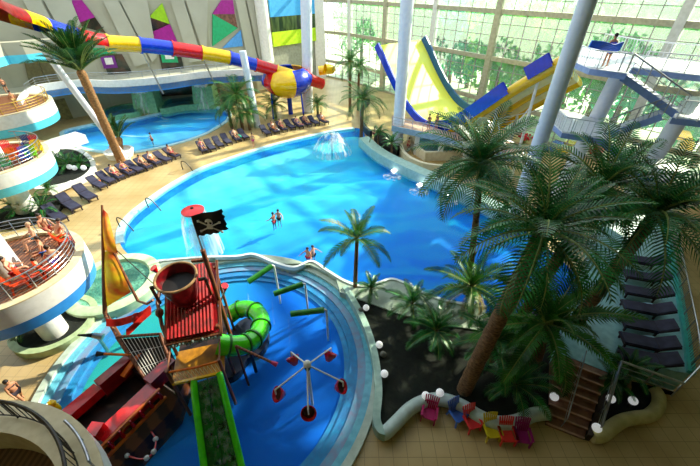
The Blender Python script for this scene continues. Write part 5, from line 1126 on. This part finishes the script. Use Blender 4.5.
# ================================================================== TREES OUTSIDE THE GLASS
LEAF = [mat('tree_leaf_a', '#84dc80', '#3fa45c', rough=.7, scale=.5, sub=.4), mat('tree_leaf_b', '#bcec7c', '#6cc460', rough=.7, scale=.5, sub=.4), mat('tree_leaf_c', '#70dcb8', '#34a488', rough=.7, scale=.5, sub=.4)]
def crown_mesh(seed, m):
    rnd = random.Random(seed); mb = MB(); lobes = [(V3((rnd.uniform(-2.2, 2.2), rnd.uniform(-2.2, 2.2), rnd.uniform(3, 9))), rnd.uniform(1.6, 2.6)) for _ in range(11)]
    for c, r in lobes:
        for _ in range(150):
            d = V3((rnd.gauss(0, 1), rnd.gauss(0, 1), rnd.gauss(0, 1))).normalized(); p = c+d*r*rnd.uniform(.75, 1.05)
            a = V3((rnd.gauss(0, 1), rnd.gauss(0, 1), rnd.gauss(0, 1))).normalized(); b = a.cross(d).normalized(); s = rnd.uniform(.22, .5)
            mb.add([p-a*s, p-b*s*.6, p+a*s, p+b*s*.6], [(0, 1, 2, 3)])
    return mb.mesh('foliage', m, False)
crowns = [crown_mesh(i, LEAF[i % 3]) for i in range(6)]
trm = MB().tube([(0, 0, 0), (.1, 0, 3), (-.1, .1, 7)], [.35, .25, .08], 8).mesh('trunk', TRK)
rnd = random.Random(11); k = 0
for i in range(len(nodes)-1):
    a, b = V3((*nodes[i], 0)), V3((*nodes[i+1], 0)); d = (b-a).normalized(); n_ = V3((-d.y, d.x, 0)); n_ = n_ if n_.dot(V3((1, 1, 0))) > 0 else -n_
    for j in range(4):
        if rnd.random() < .12: continue
        p = a.lerp(b, (j+rnd.random())/4)+n_*(9+9*(j % 2)+rnd.uniform(-2, 3)); p.z = -1.6
        s = rnd.uniform(1.1, 1.6)
        t = thing('broadleaf_tree', 'sunlit green tree seen through the glass wall behind the slides', 'tree', p, rnd.uniform(0, 6), 'trees outside the glass wall', s)
        put('trunk', trm, t); put('foliage', crowns[k % 6], t, None, None, (1, 1, 1.15)); k += 1
# ------------------------------------------------------------------ pieces that belong to a part hang under that part
SUBS = {'cushion': 'seat_frame', 'back_cushion': 'backrest', 'rope_rim': 'barrel', 'dark_inside': 'barrel', 'joint_ring': 'tube', 'jaw': 'skull', 'eye_sockets': 'skull', 'crosspiece': 'backrest', 'base_ring': 'shaft', 'porthole': 'hull', 'nozzle': 'bar', 'garland': 'roof_ribs', 'roof_deck': 'roof_ribs', 'bezel': 'lens', 'cascade': 'spout', 'screen': None}
base_ = lambda n: n.split('.')[0]
for o in list(bpy.context.scene.objects):
    if o.parent and SUBS.get(base_(o.name)):
        host = next((c for c in o.parent.children if base_(c.name) == SUBS[base_(o.name)]), None)
        if host: o.parent = host
# ================================================================== LIGHT
world = bpy.data.worlds.new('world'); bpy.context.scene.world = world; world.use_nodes = True
bg = world.node_tree.nodes['Background']; bg.inputs[0].default_value = (.90, .97, 1, 1); bg.inputs[1].default_value = 1.9
sd = bpy.data.lights.new('sun', 'SUN'); sun = bpy.data.objects.new('sun', sd); C.objects.link(sun)
sd.energy = 11; sd.angle = math.radians(1.0); sd.color = (1, .90, .68)
sdir = Vector((.80, .60, .62))
sun.rotation_euler = sdir.to_track_quat('Z', 'Y').to_euler(); sun.location = (20, 20, 40)
sc = bpy.context.scene
sc.view_settings.view_transform = 'Standard'; sc.view_settings.look = 'None'; sc.view_settings.gamma = 1; sc.view_settings.use_curve_mapping = False
sc.view_settings.exposure = 0.42
sc.cycles.use_denoising = True; sc.cycles.max_bounces = 8; sc.cycles.transparent_max_bounces = 16
